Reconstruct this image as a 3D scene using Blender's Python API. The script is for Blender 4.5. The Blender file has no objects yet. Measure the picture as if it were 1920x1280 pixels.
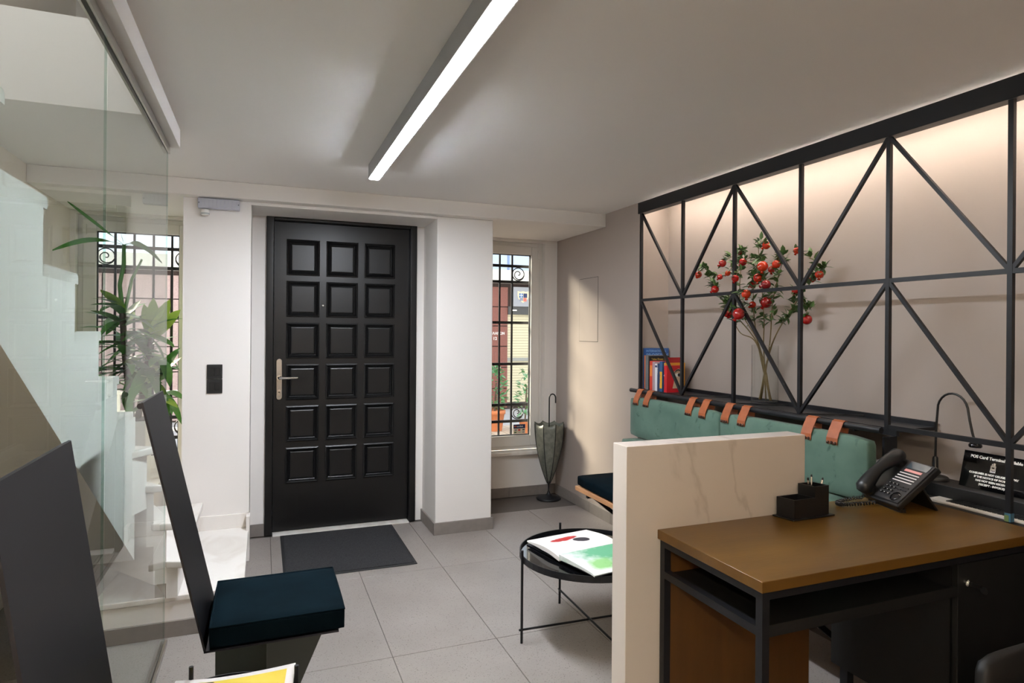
import bpy, bmesh, math, random
from mathutils import Vector, Matrix
random.seed(7)
S = bpy.context.scene
C = S.collection
R = math.radians

# ------------------------------------------------------------------ camera, world, sun, exposure
cam = bpy.data.cameras.new('camera'); camo = bpy.data.objects.new('camera', cam); C.objects.link(camo)
YAW, ROLL = R(21.51), R(.45)
fw = Vector((math.sin(YAW), math.cos(YAW), 0)); rt = Vector((math.cos(YAW), -math.sin(YAW), 0)); upv = Vector((0, 0, 1))
cx = rt*math.cos(ROLL) + upv*math.sin(ROLL); cyv = -rt*math.sin(ROLL) + upv*math.cos(ROLL)
M = Matrix((cx, cyv, -fw)).transposed().to_4x4(); M.translation = Vector((0, 0, 1.35))
camo.matrix_world = M
cam.sensor_width = 36; cam.lens = 36*1183/1920; cam.shift_y = -17.6/1920; cam.clip_start = .05
S.camera = camo

W = bpy.data.worlds.new('sky'); S.world = W; W.use_nodes = True
bg = W.node_tree.nodes['Background']; bg.inputs[0].default_value = (.82, .9, 1, 1); bg.inputs[1].default_value = 1.6

def light(name, kind, energy, color, loc, rot, **k):
    l = bpy.data.lights.new(name, kind); l.energy = energy; l.color = color
    for a, b in k.items(): setattr(l, a, b)
    o = bpy.data.objects.new(name, l); C.objects.link(o); o.location = loc; o.rotation_euler = rot
    return o
d = Vector((1, -1.45, -.92)).normalized()
sun = light('sun', 'SUN', 9, (1, .87, .67), (-6, 11, 6), d.to_track_quat('-Z', 'Y').to_euler(), angle=R(17))
# daylight entering at the two windows (sampling portals only)
for nm, xc, w in (('portal_a', 1.84, .72), ('portal_b', -.79, .72)):
    light(nm, 'AREA', 1, (1, 1, 1), (xc, 5.06, 1.22), (R(-90), 0, 0), shape='RECTANGLE', size=w, size_y=1.7).data.cycles.is_portal = True
S.view_settings.view_transform = 'Standard'; S.view_settings.look = 'None'
S.view_settings.gamma = 1; S.view_settings.use_curve_mapping = False
S.view_settings.exposure = 0.6
S.cycles.max_bounces = 10; S.cycles.diffuse_bounces = 6; S.cycles.transparent_max_bounces = 16
S.cycles.sample_clamp_indirect = 6; S.cycles.use_denoising = True
S.cycles.caustics_reflective = False; S.cycles.caustics_refractive = False

# ------------------------------------------------------------------ materials
def lin(c): return tuple(((v/255)/12.92 if v/255 <= .04045 else ((v/255+.055)/1.055)**2.4) for v in c)
MATS = {}
def mat(name, rgb, rough=.5, metal=0, var=.0, scale=8, stretch=(1, 1, 1), rgb2=None, bump=0, bscale=None, spec=.5, emit=None, es=0, sheen=0, coat=0, detail=4, ramp=(.3, .7), trans=0, sss=0):
    m = bpy.data.materials.new(name); m.use_nodes = True; nt = m.node_tree; n = nt.nodes; L = nt.links
    p = n['Principled BSDF']; col = lin(rgb)+(1,)
    p.inputs['Base Color'].default_value = col; p.inputs['Roughness'].default_value = rough; p.inputs['Metallic'].default_value = metal
    p.inputs['Specular IOR Level'].default_value = spec
    p.inputs['Coat Weight'].default_value = coat; p.inputs['Coat Roughness'].default_value = .1
    if sheen: p.inputs['Sheen Weight'].default_value = sheen; p.inputs['Sheen Roughness'].default_value = .4
    if trans: p.inputs['Transmission Weight'].default_value = trans
    if emit: p.inputs['Emission Color'].default_value = lin(emit)+(1,); p.inputs['Emission Strength'].default_value = es
    tc = n.new('ShaderNodeTexCoord'); mp = n.new('ShaderNodeMapping'); L.new(tc.outputs['Object'], mp.inputs[0]); mp.inputs['Scale'].default_value = stretch
    if var or rgb2:
        nz = n.new('ShaderNodeTexNoise'); nz.inputs['Scale'].default_value = scale; nz.inputs['Detail'].default_value = detail
        L.new(mp.outputs[0], nz.inputs['Vector'])
        rp = n.new('ShaderNodeValToRGB'); L.new(nz.outputs['Fac'], rp.inputs[0])
        c2 = lin(rgb2) if rgb2 else tuple(min(1, v*(1+var)) for v in col[:3]); c1 = col[:3] if rgb2 else tuple(v*(1-var) for v in col[:3])
        rp.color_ramp.elements[0].position = ramp[0]; rp.color_ramp.elements[1].position = ramp[1]
        rp.color_ramp.elements[0].color = c1+(1,); rp.color_ramp.elements[1].color = c2+(1,)
        L.new(rp.outputs[0], p.inputs['Base Color'])
    if bump:
        nb = n.new('ShaderNodeTexNoise'); nb.inputs['Scale'].default_value = bscale or scale; nb.inputs['Detail'].default_value = 3
        L.new(mp.outputs[0], nb.inputs['Vector'])
        b = n.new('ShaderNodeBump'); b.inputs['Strength'].default_value = bump; b.inputs['Distance'].default_value = .004
        L.new(nb.outputs['Fac'], b.inputs['Height']); L.new(b.outputs[0], p.inputs['Normal'])
    MATS[name] = m
    return m
def glassmat(name, tint, ior=1.5, boost=1.0, rough=0):
    m = bpy.data.materials.new(name); m.use_nodes = True; nt = m.node_tree; n = nt.nodes; L = nt.links
    n.remove(n['Principled BSDF']); o = n['Material Output']
    t = n.new('ShaderNodeBsdfTransparent'); t.inputs[0].default_value = tint+(1,)
    g = n.new('ShaderNodeBsdfGlossy'); g.inputs['Roughness'].default_value = rough
    f = n.new('ShaderNodeFresnel'); f.inputs[0].default_value = ior
    ge = n.new('ShaderNodeNewGeometry'); iv = n.new('ShaderNodeMath'); iv.operation = 'SUBTRACT'; iv.inputs[0].default_value = boost; L.new(ge.outputs['Backfacing'], iv.inputs[1])
    mu_ = n.new('ShaderNodeMath'); mu_.operation = 'MULTIPLY'; mu_.use_clamp = True; L.new(f.outputs[0], mu_.inputs[0]); L.new(iv.outputs[0], mu_.inputs[1])
    mx = n.new('ShaderNodeMixShader'); L.new(mu_.outputs[0], mx.inputs[0]); L.new(t.outputs[0], mx.inputs[1]); L.new(g.outputs[0], mx.inputs[2])
    L.new(mx.outputs[0], o.inputs[0]); return m
def marblemat(name, base, vein, scale=1.3, rough=.18, thr=.06, amt=.6):
    m = mat(name, base, rough); nt = m.node_tree; n = nt.nodes; L = nt.links; p = n['Principled BSDF']
    tc = n['Texture Coordinate']; mp = n['Mapping']; mp.inputs['Rotation'].default_value = (R(20), R(35), R(15)); mp.inputs['Scale'].default_value = (1.6, 1, .55)
    nz = n.new('ShaderNodeTexNoise'); nz.inputs['Scale'].default_value = scale; nz.inputs['Detail'].default_value = 7; nz.inputs['Distortion'].default_value = .8
    L.new(mp.outputs[0], nz.inputs['Vector'])
    a = n.new('ShaderNodeMath'); a.operation = 'SUBTRACT'; a.inputs[1].default_value = .5; L.new(nz.outputs['Fac'], a.inputs[0])
    b = n.new('ShaderNodeMath'); b.operation = 'ABSOLUTE'; L.new(a.outputs[0], b.inputs[0])
    rp = n.new('ShaderNodeValToRGB'); L.new(b.outputs[0], rp.inputs[0])
    v = lin(vein); c = lin(base); v = tuple(c[i]*(1-amt)+v[i]*amt for i in range(3))
    rp.color_ramp.elements[0].position = 0; rp.color_ramp.elements[0].color = v+(1,)
    rp.color_ramp.elements[1].position = thr; rp.color_ramp.elements[1].color = c+(1,)
    L.new(rp.outputs[0], p.inputs['Base Color']); return m
def woodmat(name, c1, c2, scale=3, rough=.35, stretch=(1, 8, 8), bump=.05):
    return mat(name, c1, rough, rgb2=c2, scale=scale, stretch=stretch, bump=bump, bscale=20, detail=6)

white = mat('white_paint', (232, 228, 224), .6, var=.015, scale=2, bump=.04, bscale=60)
ceilm = mat('ceiling_paint', (238, 236, 234), .65, var=.01, scale=1.5)
taupe = mat('taupe_paint', (158, 147, 140), .6, var=.02, scale=2, bump=.03, bscale=60)
beige = mat('beige_paint', (226, 218, 208), .6, var=.02, scale=2)
tilem = mat('floor_tile', (138, 130, 125), .42, rgb2=(150, 143, 138), scale=3, bump=.12, bscale=140)
_nt = tilem.node_tree; _n = _nt.nodes; _L = _nt.links      # dark pits in the stoneware
_v = _n.new('ShaderNodeTexNoise'); _v.inputs['Scale'].default_value = 190; _v.inputs['Detail'].default_value = 2; _L.new(_n['Texture Coordinate'].outputs['Object'], _v.inputs['Vector'])
_r = _n.new('ShaderNodeValToRGB'); _r.color_ramp.elements[0].position = .63; _r.color_ramp.elements[0].color = (1, 1, 1, 1); _r.color_ramp.elements[1].position = .69; _r.color_ramp.elements[1].color = (.45, .42, .4, 1)
_L.new(_v.outputs['Fac'], _r.inputs[0])
_x = _n.new('ShaderNodeMix'); _x.data_type = 'RGBA'; _x.blend_type = 'MULTIPLY'; _x.inputs[0].default_value = 1
_src = _n['Principled BSDF'].inputs['Base Color'].links[0].from_socket; _L.new(_src, _x.inputs[6]); _L.new(_r.outputs[0], _x.inputs[7]); _L.new(_x.outputs[2], _n['Principled BSDF'].inputs['Base Color'])
grout = mat('grout', (92, 86, 82), .8, var=.05)
skirt = mat('skirting_tile', (128, 121, 116), .45, var=.06, scale=30)
blackdoor = mat('black_door_paint', (13, 13, 14), .36, var=.1, scale=3, bump=.06, bscale=14, spec=.4)
steel = mat('brushed_steel', (196, 192, 186), .3, 1, var=.04, scale=40, stretch=(1, 1, 8))
chrome = mat('chrome', (220, 218, 215), .12, 1)
blackmetal = mat('black_metal', (22, 23, 27), .42, var=.05, scale=6, spec=.35)
darkmetal = mat('dark_steel_sheet', (74, 74, 80), .36, 1, var=.06, scale=3)
blackplastic = mat('black_plastic', (14, 15, 17), .38, var=.04, scale=20)
glossblack = mat('gloss_black', (10, 10, 12), .06)
blackmatte = mat('black_board', (13, 13, 13), .55, var=.05, scale=10)
pvc = mat('white_frame', (226, 224, 220), .35, var=.01)
green = mat('green_velvet', (74, 102, 90), .8, rgb2=(88, 116, 103), scale=7, sheen=.15, bump=.25, bscale=9, ramp=(.35, .65))
_nt = green.node_tree; _n = _nt.nodes; _L = _nt.links        # crushed pile marks
_v = _n.new('ShaderNodeTexNoise'); _v.inputs['Scale'].default_value = 16; _v.inputs['Detail'].default_value = 5; _v.inputs['Distortion'].default_value = 1.2; _L.new(_n['Mapping'].outputs[0], _v.inputs['Vector'])
_r = _n.new('ShaderNodeValToRGB'); _r.color_ramp.elements[0].position = .6; _r.color_ramp.elements[0].color = (1, 1, 1, 1); _r.color_ramp.elements[1].position = .72; _r.color_ramp.elements[1].color = (.5, .6, .56, 1); _L.new(_v.outputs['Fac'], _r.inputs[0])
_x = _n.new('ShaderNodeMix'); _x.data_type = 'RGBA'; _x.blend_type = 'MULTIPLY'; _x.inputs[0].default_value = 1
_src = _n['Principled BSDF'].inputs['Base Color'].links[0].from_socket; _L.new(_src, _x.inputs[6]); _L.new(_r.outputs[0], _x.inputs[7]); _L.new(_x.outputs[2], _n['Principled BSDF'].inputs['Base Color'])
navy = mat('navy_velvet', (8, 19, 25), .85, rgb2=(12, 26, 33), scale=9, sheen=.0, spec=.03, bump=.15, bscale=20)
tan = mat('tan_leather', (152, 82, 44), .5, var=.12, scale=30, bump=.1, bscale=90)
deskwood = woodmat('stained_wood', (90, 62, 22), (112, 80, 31), 2.2, .3, (1.2, 5, 5))
sidewood = woodmat('dark_side_wood', (80, 52, 22), (96, 63, 28), 3, .4, (6, 6, .8))
oak = woodmat('oak_board', (176, 126, 84), (200, 150, 106), 4, .5, (6, 1, 6))
marble = marblemat('partition_marble', (222, 212, 202), (184, 172, 160), .8, .14, .010, .42)
stairmarble = marblemat('stair_marble', (228, 224, 219), (186, 174, 160), 1.6, .32, .07, .4)
matm = mat('mat_pile', (44, 44, 46), .95, rgb2=(62, 62, 64), scale=160, bump=.8, bscale=180, spec=.1)
rubber = mat('rubber', (34, 34, 36), .6)
glass = glassmat('partition_glass', (.93, .965, .95), 1.55)
pane_glass = glassmat('window_glass', (.97, .985, .98), 1.45)
vaseglass = glassmat('vase_glass', (.97, .975, .97), 1.4)
edgeglass = glassmat('edge_glass', (.8, .9, .87), 1.5)
greenedge = mat('glass_edge', (92, 130, 122), .2, var=.05)
soil = mat('soil', (52, 40, 32), .95, var=.3, scale=40)
bark = mat('bark', (88, 78, 66), .85, var=.25, scale=30, bump=.4)
stemm = mat('branch', (104, 88, 54), .7, var=.2, scale=40)
leafd = mat('leaf_dark', (44, 104, 34), .42, rgb2=(78, 142, 48), scale=5)
leafp = mat('leaf_light', (132, 176, 60), .4, rgb2=(168, 198, 88), scale=5)
leafb = mat('leaf_small', (50, 80, 38), .45, rgb2=(84, 112, 54), scale=30)
pomred = mat('fruit_red', (136, 10, 12), .22, rgb2=(168, 22, 14), scale=25, coat=.4)
pomorg = mat('fruit_orange', (160, 18, 8), .22, rgb2=(196, 54, 12), scale=25, coat=.4)
pomdark = mat('fruit_dark', (104, 14, 20), .22, rgb2=(140, 24, 26), scale=25, coat=.4)
terracotta = mat('terracotta', (190, 118, 78), .8, var=.08, scale=12)
granite = mat('red_granite', (116, 66, 56), .5, rgb2=(136, 82, 70), scale=60, bump=.1)
granpink = mat('pink_granite', (172, 146, 144), .5, rgb2=(190, 166, 163), scale=60, bump=.1)
joint = mat('joint_dark', (60, 46, 42), .8, var=.05)
paperw = mat('paper', (236, 232, 226), .6, var=.02, scale=6)
blind = mat('blind_slat', (206, 198, 168), .6, var=.03)
def flat(name, rgb, rough=.5): return MATS.get(name) or mat(name, rgb, rough, var=.03, scale=20)
whiteprint = flat('white_print', (232, 230, 226))

# ------------------------------------------------------------------ mesh helpers
ORG = {}
class B:
    def __init__(s): s.v = []; s.f = []; s.sm = []
    def add(s, vs, fs, smooth=False):
        n = len(s.v); s.v += [Vector(q) for q in vs]; s.f += [tuple(i+n for i in f) for f in fs]; s.sm += [smooth]*len(fs); return s
    def box(s, x0, x1, y0, y1, z0, z1):
        return s.add([(x0, y0, z0), (x1, y0, z0), (x1, y1, z0), (x0, y1, z0), (x0, y0, z1), (x1, y0, z1), (x1, y1, z1), (x0, y1, z1)],
                     [(3, 2, 1, 0), (4, 5, 6, 7), (0, 1, 5, 4), (1, 2, 6, 5), (2, 3, 7, 6), (3, 0, 4, 7)])
    def obox(s, o, u, v, w):    # box from a corner and three edge vectors
        o, u, v, w = map(Vector, (o, u, v, w))
        P = [o, o+u, o+u+v, o+v, o+w, o+u+w, o+u+v+w, o+v+w]
        F = [(3, 2, 1, 0), (4, 5, 6, 7), (0, 1, 5, 4), (1, 2, 6, 5), (2, 3, 7, 6), (3, 0, 4, 7)]
        if u.cross(v).dot(w) < 0: F = [f[::-1] for f in F]
        return s.add(P, F)
    def prism(s, poly, off):    # polygon of 3D points swept by off
        off = Vector(off); P = [Vector(p) for p in poly]; n = len(P)
        nrm = sum((P[i].cross(P[(i+1) % n]) for i in range(n)), Vector()); 
        if nrm.dot(off) > 0: P = P[::-1]
        Q = [p+off for p in P]
        return s.add(P+Q, [tuple(range(n)), tuple(range(2*n-1, n-1, -1))] + [((i+1) % n, i, n+i, n+(i+1) % n) for i in range(n)])
    def beam(s, p, q, w, h, up=(0, 0, 1)):
        p, q = Vector(p), Vector(q); a = (q-p).normalized(); up = Vector(up)
        if abs(a.dot(up)) > .99: up = Vector((1, 0, 0))
        sd = a.cross(up).normalized(); t = sd.cross(a).normalized()
        return s.obox(p-sd*w/2-t*h/2, q-p, sd*w, t*h)
    def tube(s, pts, r, seg=10, cap=True):
        pts = [Vector(p) for p in pts]; n = len(pts); rs = r if isinstance(r, (list, tuple)) else [r]*n
        prev = None; rings = []
        for i, p in enumerate(pts):
            t = (pts[min(i+1, n-1)]-pts[max(i-1, 0)]).normalized()
            if prev is None:
                a = Vector((0, 0, 1)) if abs(t.z) < .9 else Vector((1, 0, 0)); a = (a-t*a.dot(t)).normalized()
            else: a = (prev-t*prev.dot(t)).normalized()
            prev = a; b = t.cross(a)
            rings.append([p+(a*math.cos(k*2*math.pi/seg)+b*math.sin(k*2*math.pi/seg))*rs[i] for k in range(seg)])
        vs = [v for rg in rings for v in rg]; fs = []
        for i in range(n-1):
            for k in range(seg): fs.append((i*seg+k, i*seg+(k+1) % seg, (i+1)*seg+(k+1) % seg, (i+1)*seg+k))
        s.add(vs, fs, True)
        if cap: s.add(rings[0], [tuple(range(seg-1, -1, -1))]); s.add(rings[-1], [tuple(range(seg))])
        return s
    def lathe(s, prof, c=(0, 0, 0), seg=32, axis=None, closed=False, smooth=True):   # prof: (r,z) bottom->top outside
        c = Vector(c); m = Matrix.Identity(3)
        if axis is not None: m = Vector((0, 0, 1)).rotation_difference(Vector(axis)).to_matrix()
        vs = []; fs = []; n = len(prof)
        for r, z in prof:
            for k in range(seg): vs.append(c+m@Vector((r*math.cos(k*2*math.pi/seg), r*math.sin(k*2*math.pi/seg), z)))
        for i in range(n-1 if not closed else n):
            j = (i+1) % n
            for k in range(seg): fs.append((i*seg+k, i*seg+(k+1) % seg, j*seg+(k+1) % seg, j*seg+k))
        s.add(vs, fs, smooth)
        if not closed:
            if prof[0][0] > 1e-4: s.add(vs[:seg], [tuple(range(seg-1, -1, -1))])
            if prof[-1][0] > 1e-4: s.add(vs[-seg:], [tuple(range(seg))])
        return s
    def ball(s, c, r, sq=(1, 1, 1), seg=14, rg=9, axis=None):
        pr = [(max(1e-5, r*math.sin(math.pi*i/rg)), -r*math.cos(math.pi*i/rg)) for i in range(rg+1)]
        b = B().lathe(pr, (0, 0, 0), seg, axis)
        return s.add([Vector(c)+Vector((v.x*sq[0], v.y*sq[1], v.z*sq[2])) for v in b.v], b.f, True)
def mk(name, b, m, parent=None, loc=None, bevel=0, bseg=2, smooth=False, sub=0):
    me = bpy.data.meshes.new(name)
    if parent is not None: org = ORG[parent.name]
    else:
        if loc is None:
            xs = [v.x for v in b.v]; ys = [v.y for v in b.v]; zs = [v.z for v in b.v]
            loc = ((min(xs)+max(xs))/2, (min(ys)+max(ys))/2, min(zs))
        org = Vector(loc)
    me.from_pydata([v-org for v in b.v], [], b.f); me.update()
    for p, sm in zip(me.polygons, b.sm): p.use_smooth = sm or smooth
    o = bpy.data.objects.new(name, me); C.objects.link(o); ORG[o.name] = org
    if m: me.materials.append(m)
    if parent is not None: o.parent = parent
    else: o.location = org
    if bevel:
        md = o.modifiers.new('bevel', 'BEVEL'); md.width = bevel; md.segments = bseg; md.limit_method = 'ANGLE'; md.angle_limit = R(40)
        if bseg > 1: 
            for p in me.polygons: p.use_smooth = True
            wn = o.modifiers.new('wn', 'WEIGHTED_NORMAL'); wn.keep_sharp = True
    if sub: o.modifiers.new('sub', 'SUBSURF').levels = sub; o.modifiers['sub'].render_levels = sub
    return o
def root(name, loc, label=None, cat=None, group=None, kind=None):
    o = bpy.data.objects.new(name, None); C.objects.link(o); o.location = loc; o.empty_display_size = .1; ORG[o.name] = Vector(loc)
    return tag(o, label, cat, group, kind)
def tag(o, label=None, cat=None, group=None, kind=None):
    if label: o['label'] = label
    if cat: o['category'] = cat
    if group: o['group'] = group
    if kind: o['kind'] = kind
    return o
def struct(name, b, m, label=None, **k): return tag(mk(name, b, m, **k), label, None, None, 'structure')
def copyobj(o, parent, matrix=None):
    c = o.copy(); C.objects.link(c); c.parent = parent
    if matrix is not None: c.matrix_basis = matrix
    return c
def text(name, s, size, o, ux, uy, m, parent, align='LEFT', ext=.0004, bold=0):
    cu = bpy.data.curves.new(name, 'FONT'); cu.body = s; cu.size = size; cu.align_x = align; cu.extrude = ext; cu.resolution_u = 3; cu.offset = bold
    t = bpy.data.objects.new(name+'_src', cu); C.objects.link(t)
    me = bpy.data.meshes.new_from_object(t.evaluated_get(bpy.context.evaluated_depsgraph_get()))
    bpy.data.objects.remove(t); bpy.data.curves.remove(cu)
    ux = Vector(ux).normalized(); uy = Vector(uy).normalized(); uz = ux.cross(uy)
    mt = Matrix((ux, uy, uz)).transposed().to_4x4(); mt.translation = Vector(o)-ORG[parent.name]; me.transform(mt)
    me.materials.clear(); me.materials.append(m); me.name = name
    ob = bpy.data.objects.new(name, me); C.objects.link(ob); ob.parent = parent; ORG[ob.name] = ORG[parent.name]; return ob

# ------------------------------------------------------------------ room shell
XR, XN, XL, YB = 2.30, 2.53, -1.16, 4.81       # right wall, niche back, left wall, window wall
ZC = 2.21
floor = struct('floor', B().box(XL-.1, XN+.1, -2.3, YB+.1, -.06, -.004), grout, 'grey speckled stoneware tile floor')
xl = [-1.319+.457*i for i in range(9)]; yl = [-2.79+.90*i for i in range(9)]
for i in range(len(xl)-1):
    for j in range(len(yl)-1):
        x0, x1 = max(xl[i], XL), min(xl[i+1], XN); y0, y1 = max(yl[j], -2.2), min(yl[j+1], YB)
        if x1-x0 < .02 or y1-y0 < .02: continue
        mk('tile', B().box(x0+.0014, x1-.0014, y0+.0014, y1-.0014, -.012, 0), tilem, floor, bevel=.0012, bseg=1)
struct('ceiling', B().box(-.375, XN+.1, -2.3, YB+.1, ZC, ZC+.12), ceilm, 'white plaster ceiling above the office')
struct('ceiling_stairs', B().box(XL-.1, -.375, 2.9, YB+.1, ZC, 2.56), ceilm, 'pale ceiling slab edge over the foot of the stairs')
struct('ceiling_rear', B().box(XL-.1, -.375, -2.3, .6, ZC, ZC+.12), ceilm, 'ceiling of the rear corner beside the stairs')
struct('ceiling_upper', B().box(XL-.1, -.25, -2.3, YB+.1, 4.1, 4.2), ceilm, 'upper ceiling over the stair opening')
struct('wall_upper', B().box(-.375, -.25, -2.3, YB+.1, ZC+.12, 4.1), white, 'white wall above the glass partition')
struct('trim_1', B().box(-.376, -.34, -2.2, 3.062, 2.13, ZC), white, 'white fascia along the top of the glass')
struct('trim_2', B().box(XL, XR, 4.0, YB, 2.115, ZC), white, 'white dropped soffit above the entrance door', bevel=.004)
# right wall + niche
wr = B().box(XR, XR+.3, 3.56, YB+.1, 0, ZC); struct('wall_right', wr, taupe, 'taupe wall beside the narrow window')
struct('wall_niche', B().box(XN, XN+.1, -2.2, 3.56, 0, ZC), taupe, 'taupe back wall behind the black lattice screen')
struct('wall_rear', B().box(XL-.1, XN+.1, -2.3, -2.2, 0, 4.1), beige, 'beige wall at the rear of the office')
struct('wall_left', B().box(XL-.1, XL, -2.3, YB+.1, 0, 4.1), beige, 'beige wall along the staircase')
# entrance wall
struct('wall_pillar_left', B().box(-.434, -.072, 4.08, YB+.12, 0, 2.115), white, 'white pillar with black switch left of the door')
struct('wall_pillar_right', B().box(1.07, 1.464, 4.08, YB+.12, 0, 2.115), white, 'white pillar between door and narrow window', bevel=.006)
struct('wall_door', B().box(-.072, .017, 4.45, YB, 0, 2.115).box(1.013, 1.07, 4.45, YB, 0, 2.115).box(-.072, 1.07, 4.08, 4.45, 2.097, 2.115), white, 'white reveal around the entrance door')
# window walls
struct('wall_window_right', B().box(1.464, 1.50, YB, YB+.25, 0, 2.115).box(2.19, XR, YB, YB+.25, 0, 2.115).box(1.50, 2.19, YB, YB+.25, 0, .345).box(1.50, 2.19, YB, YB+.25, 2.095, 2.115), white, 'white wall around the narrow window')
struct('wall_window_left', B().box(XL, -1.13, YB, YB+.25, 0, 2.115).box(-1.13, -.434, YB, YB+.25, 0, .345).box(-1.13, -.434, YB, YB+.25, 2.095, 2.115), white, 'white wall around the stair window')
struct('wall_plinth', B().box(XL, -.62, 4.40, YB, 0, .36), beige, 'low beige plinth under the stair window')
struct('wall_outside', B().box(XL-3, -1.16, YB+.12, YB+.25, -.1, 4.2).box(2.3, 5.2, YB+.12, YB+.25, -.1, 4.2).box(-1.16, 2.3, YB+.12, YB+.25, 2.12, 4.2).box(-.434, 1.464, YB+.12, YB+.25, -.1, 2.115), white, 'outer face of the building wall')

def basepieces(name, p, q, n, h=.08, t=.012, label=''):
    p, q = Vector(p), Vector(q); dr = (q-p); L = dr.length; u = dr/L; w = Vector((n[0], n[1], 0))
    o = struct(name, B().obox(p, dr, w*(t-.004), (0, 0, h-.003)), grout, label)
    k = max(1, round(L/.33))
    for i in range(k):
        a = p+u*(L*i/k+.001); mk('tile', B().obox(a, u*(L/k-.002), w*t, (0, 0, h)), skirt, o, bevel=.0015, bseg=1)
basepieces('baseboard_right', (XR, 3.58, 0), (XR, YB, 0), (-1, 0), label='grey tile skirting along the taupe wall')
basepieces('baseboard_window', (1.464, YB, 0), (XR-.012, YB, 0), (0, -1), label='grey tile skirting under the narrow window')
basepieces('baseboard_pillar', (1.058, 4.08, 0), (1.476, 4.08, 0), (0, -1), label='grey tile skirting at the front of the right pillar')
basepieces('baseboard_pillar_side', (1.07, 4.08, 0), (1.07, 4.45, 0), (-1, 0), label='grey tile skirting on the door side of the pillar')
basepieces('baseboard_pillar_back', (1.464, 4.08, 0), (1.464, YB-.012, 0), (1, 0), label='grey tile skirting on the window side of the pillar')
basepieces('baseboard_door_left', (-.072, 4.45, 0), (.015, 4.45, 0), (0, -1), label='short grey skirting left of the door frame')
basepieces('baseboard_plinth', (XL, 4.40, 0), (-.66, 4.40, 0), (0, -1), label='grey skirting under the staircase')

# ------------------------------------------------------------------ entrance door
door = root('door_1', (.515, 4.45, 0), 'black panelled entrance door with steel handle', kind='structure')
fr = B().box(.015, .062, 4.425, 4.52, 0, 2.123).box(.968, 1.015, 4.425, 4.52, 0, 2.123).box(.062, .968, 4.425, 4.52, 2.076, 2.123)
mk('door_frame', fr, blackdoor, door, bevel=.006)
YD = 4.475
cols = [(.142, .354), (.398, .610), (.654, .866)]; rows = [(1.96-.279*k-.240, 1.96-.279*k) for k in range(6)]
lf = B(); xs = [.064]+[v for c_ in cols for v in c_]+[.966]; zs = [.012]+[v for r_ in reversed(rows) for v in r_]+[2.073]
for i in range(0, len(xs), 2): lf.box(xs[i], xs[i+1], YD, YD+.04, zs[0], zs[-1])
for c_ in cols:
    for i in range(0, len(zs), 2): lf.box(c_[0], c_[1], YD, YD+.04, zs[i], zs[i+1])
lf.box(.064, .966, YD+.022, YD+.04, .012, 2.073)
leaf = mk('door_leaf', lf, blackdoor, door)
def panel_mesh():
    # moulded recess: outer bead, slope down, raised field
    w, h = .106, .120
    lv = [(0, -.006), (.008, -.010), (.014, -.004), (.020, .010), (.026, .014), (.030, .008), (.036, .006)]
    b = B(); rings = []
    for ins, y in lv: rings.append([(-w+ins, y, -h+ins), (w-ins, y, -h+ins), (w-ins, y, h-ins), (-w+ins, y, h-ins)])
    vs = [p for r_ in rings for p in r_]; fs = []
    for i in range(len(rings)-1):
        for k in range(4): fs.append((i*4+k, i*4+(k+1) % 4, (i+1)*4+(k+1) % 4, (i+1)*4+k))
    fs.append(tuple(range(len(vs)-4, len(vs))))
    o0 = [( -w, .012, -h), (w, .012, -h), (w, .012, h), (-w, .012, h)]; n = len(vs); vs += o0
    for k in range(4): fs.append((n+k, n+(k+1) % 4, (k+1) % 4, k))
    return b.add(vs, fs)
first = None
for c_ in cols:
    for r_ in rows:
        at = Vector(((c_[0]+c_[1])/2, YD, (r_[0]+r_[1])/2)) - ORG[door.name]
        if first is None:
            ORG['tmp'] = Vector(); first = mk('panel', panel_mesh(), blackdoor, leaf); first.data.transform(Matrix.Translation(ORG[leaf.name])); first.location = at
        else: copyobj(first, leaf, Matrix.Translation(at))
hp = B().prism([(.100+.018*math.cos(a), YD, 1.024+(.118 if math.sin(a) > 0 else -.118)+.018*math.sin(a)) for a in [i*math.pi/8 for i in range(16)]], (0, -.008, 0))
plate = mk('handle_plate', hp, steel, door, bevel=.002); plate['label'] = 'brushed steel handle plate'
mk('lever', B().tube([(.100, YD-.008, 1.035), (.100, YD-.05, 1.035), (.106, YD-.056, 1.035), (.215, YD-.056, 1.035)], .0085, 12).lathe([(.016, 0), (.016, .006)], (.1, YD-.008, 1.035), 16, (0, -1, 0)), chrome, plate)
mk('lock_cylinder', B().lathe([(.010, 0), (.010, .004)], (.1, YD-.008, .945), 14, (0, -1, 0)).box(.0955, .1045, YD-.012, YD-.008, .918, .942), chrome, plate)
mk('peephole', B().lathe([(.007, 0), (.007, .004), (.004, .005)], (.377, YD, 1.52), 12, (0, -1, 0)), steel, door)
mk('threshold', B().box(.064, .966, 4.40, 4.49, 0, .008), stairmarble, door, bevel=.002)

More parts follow.
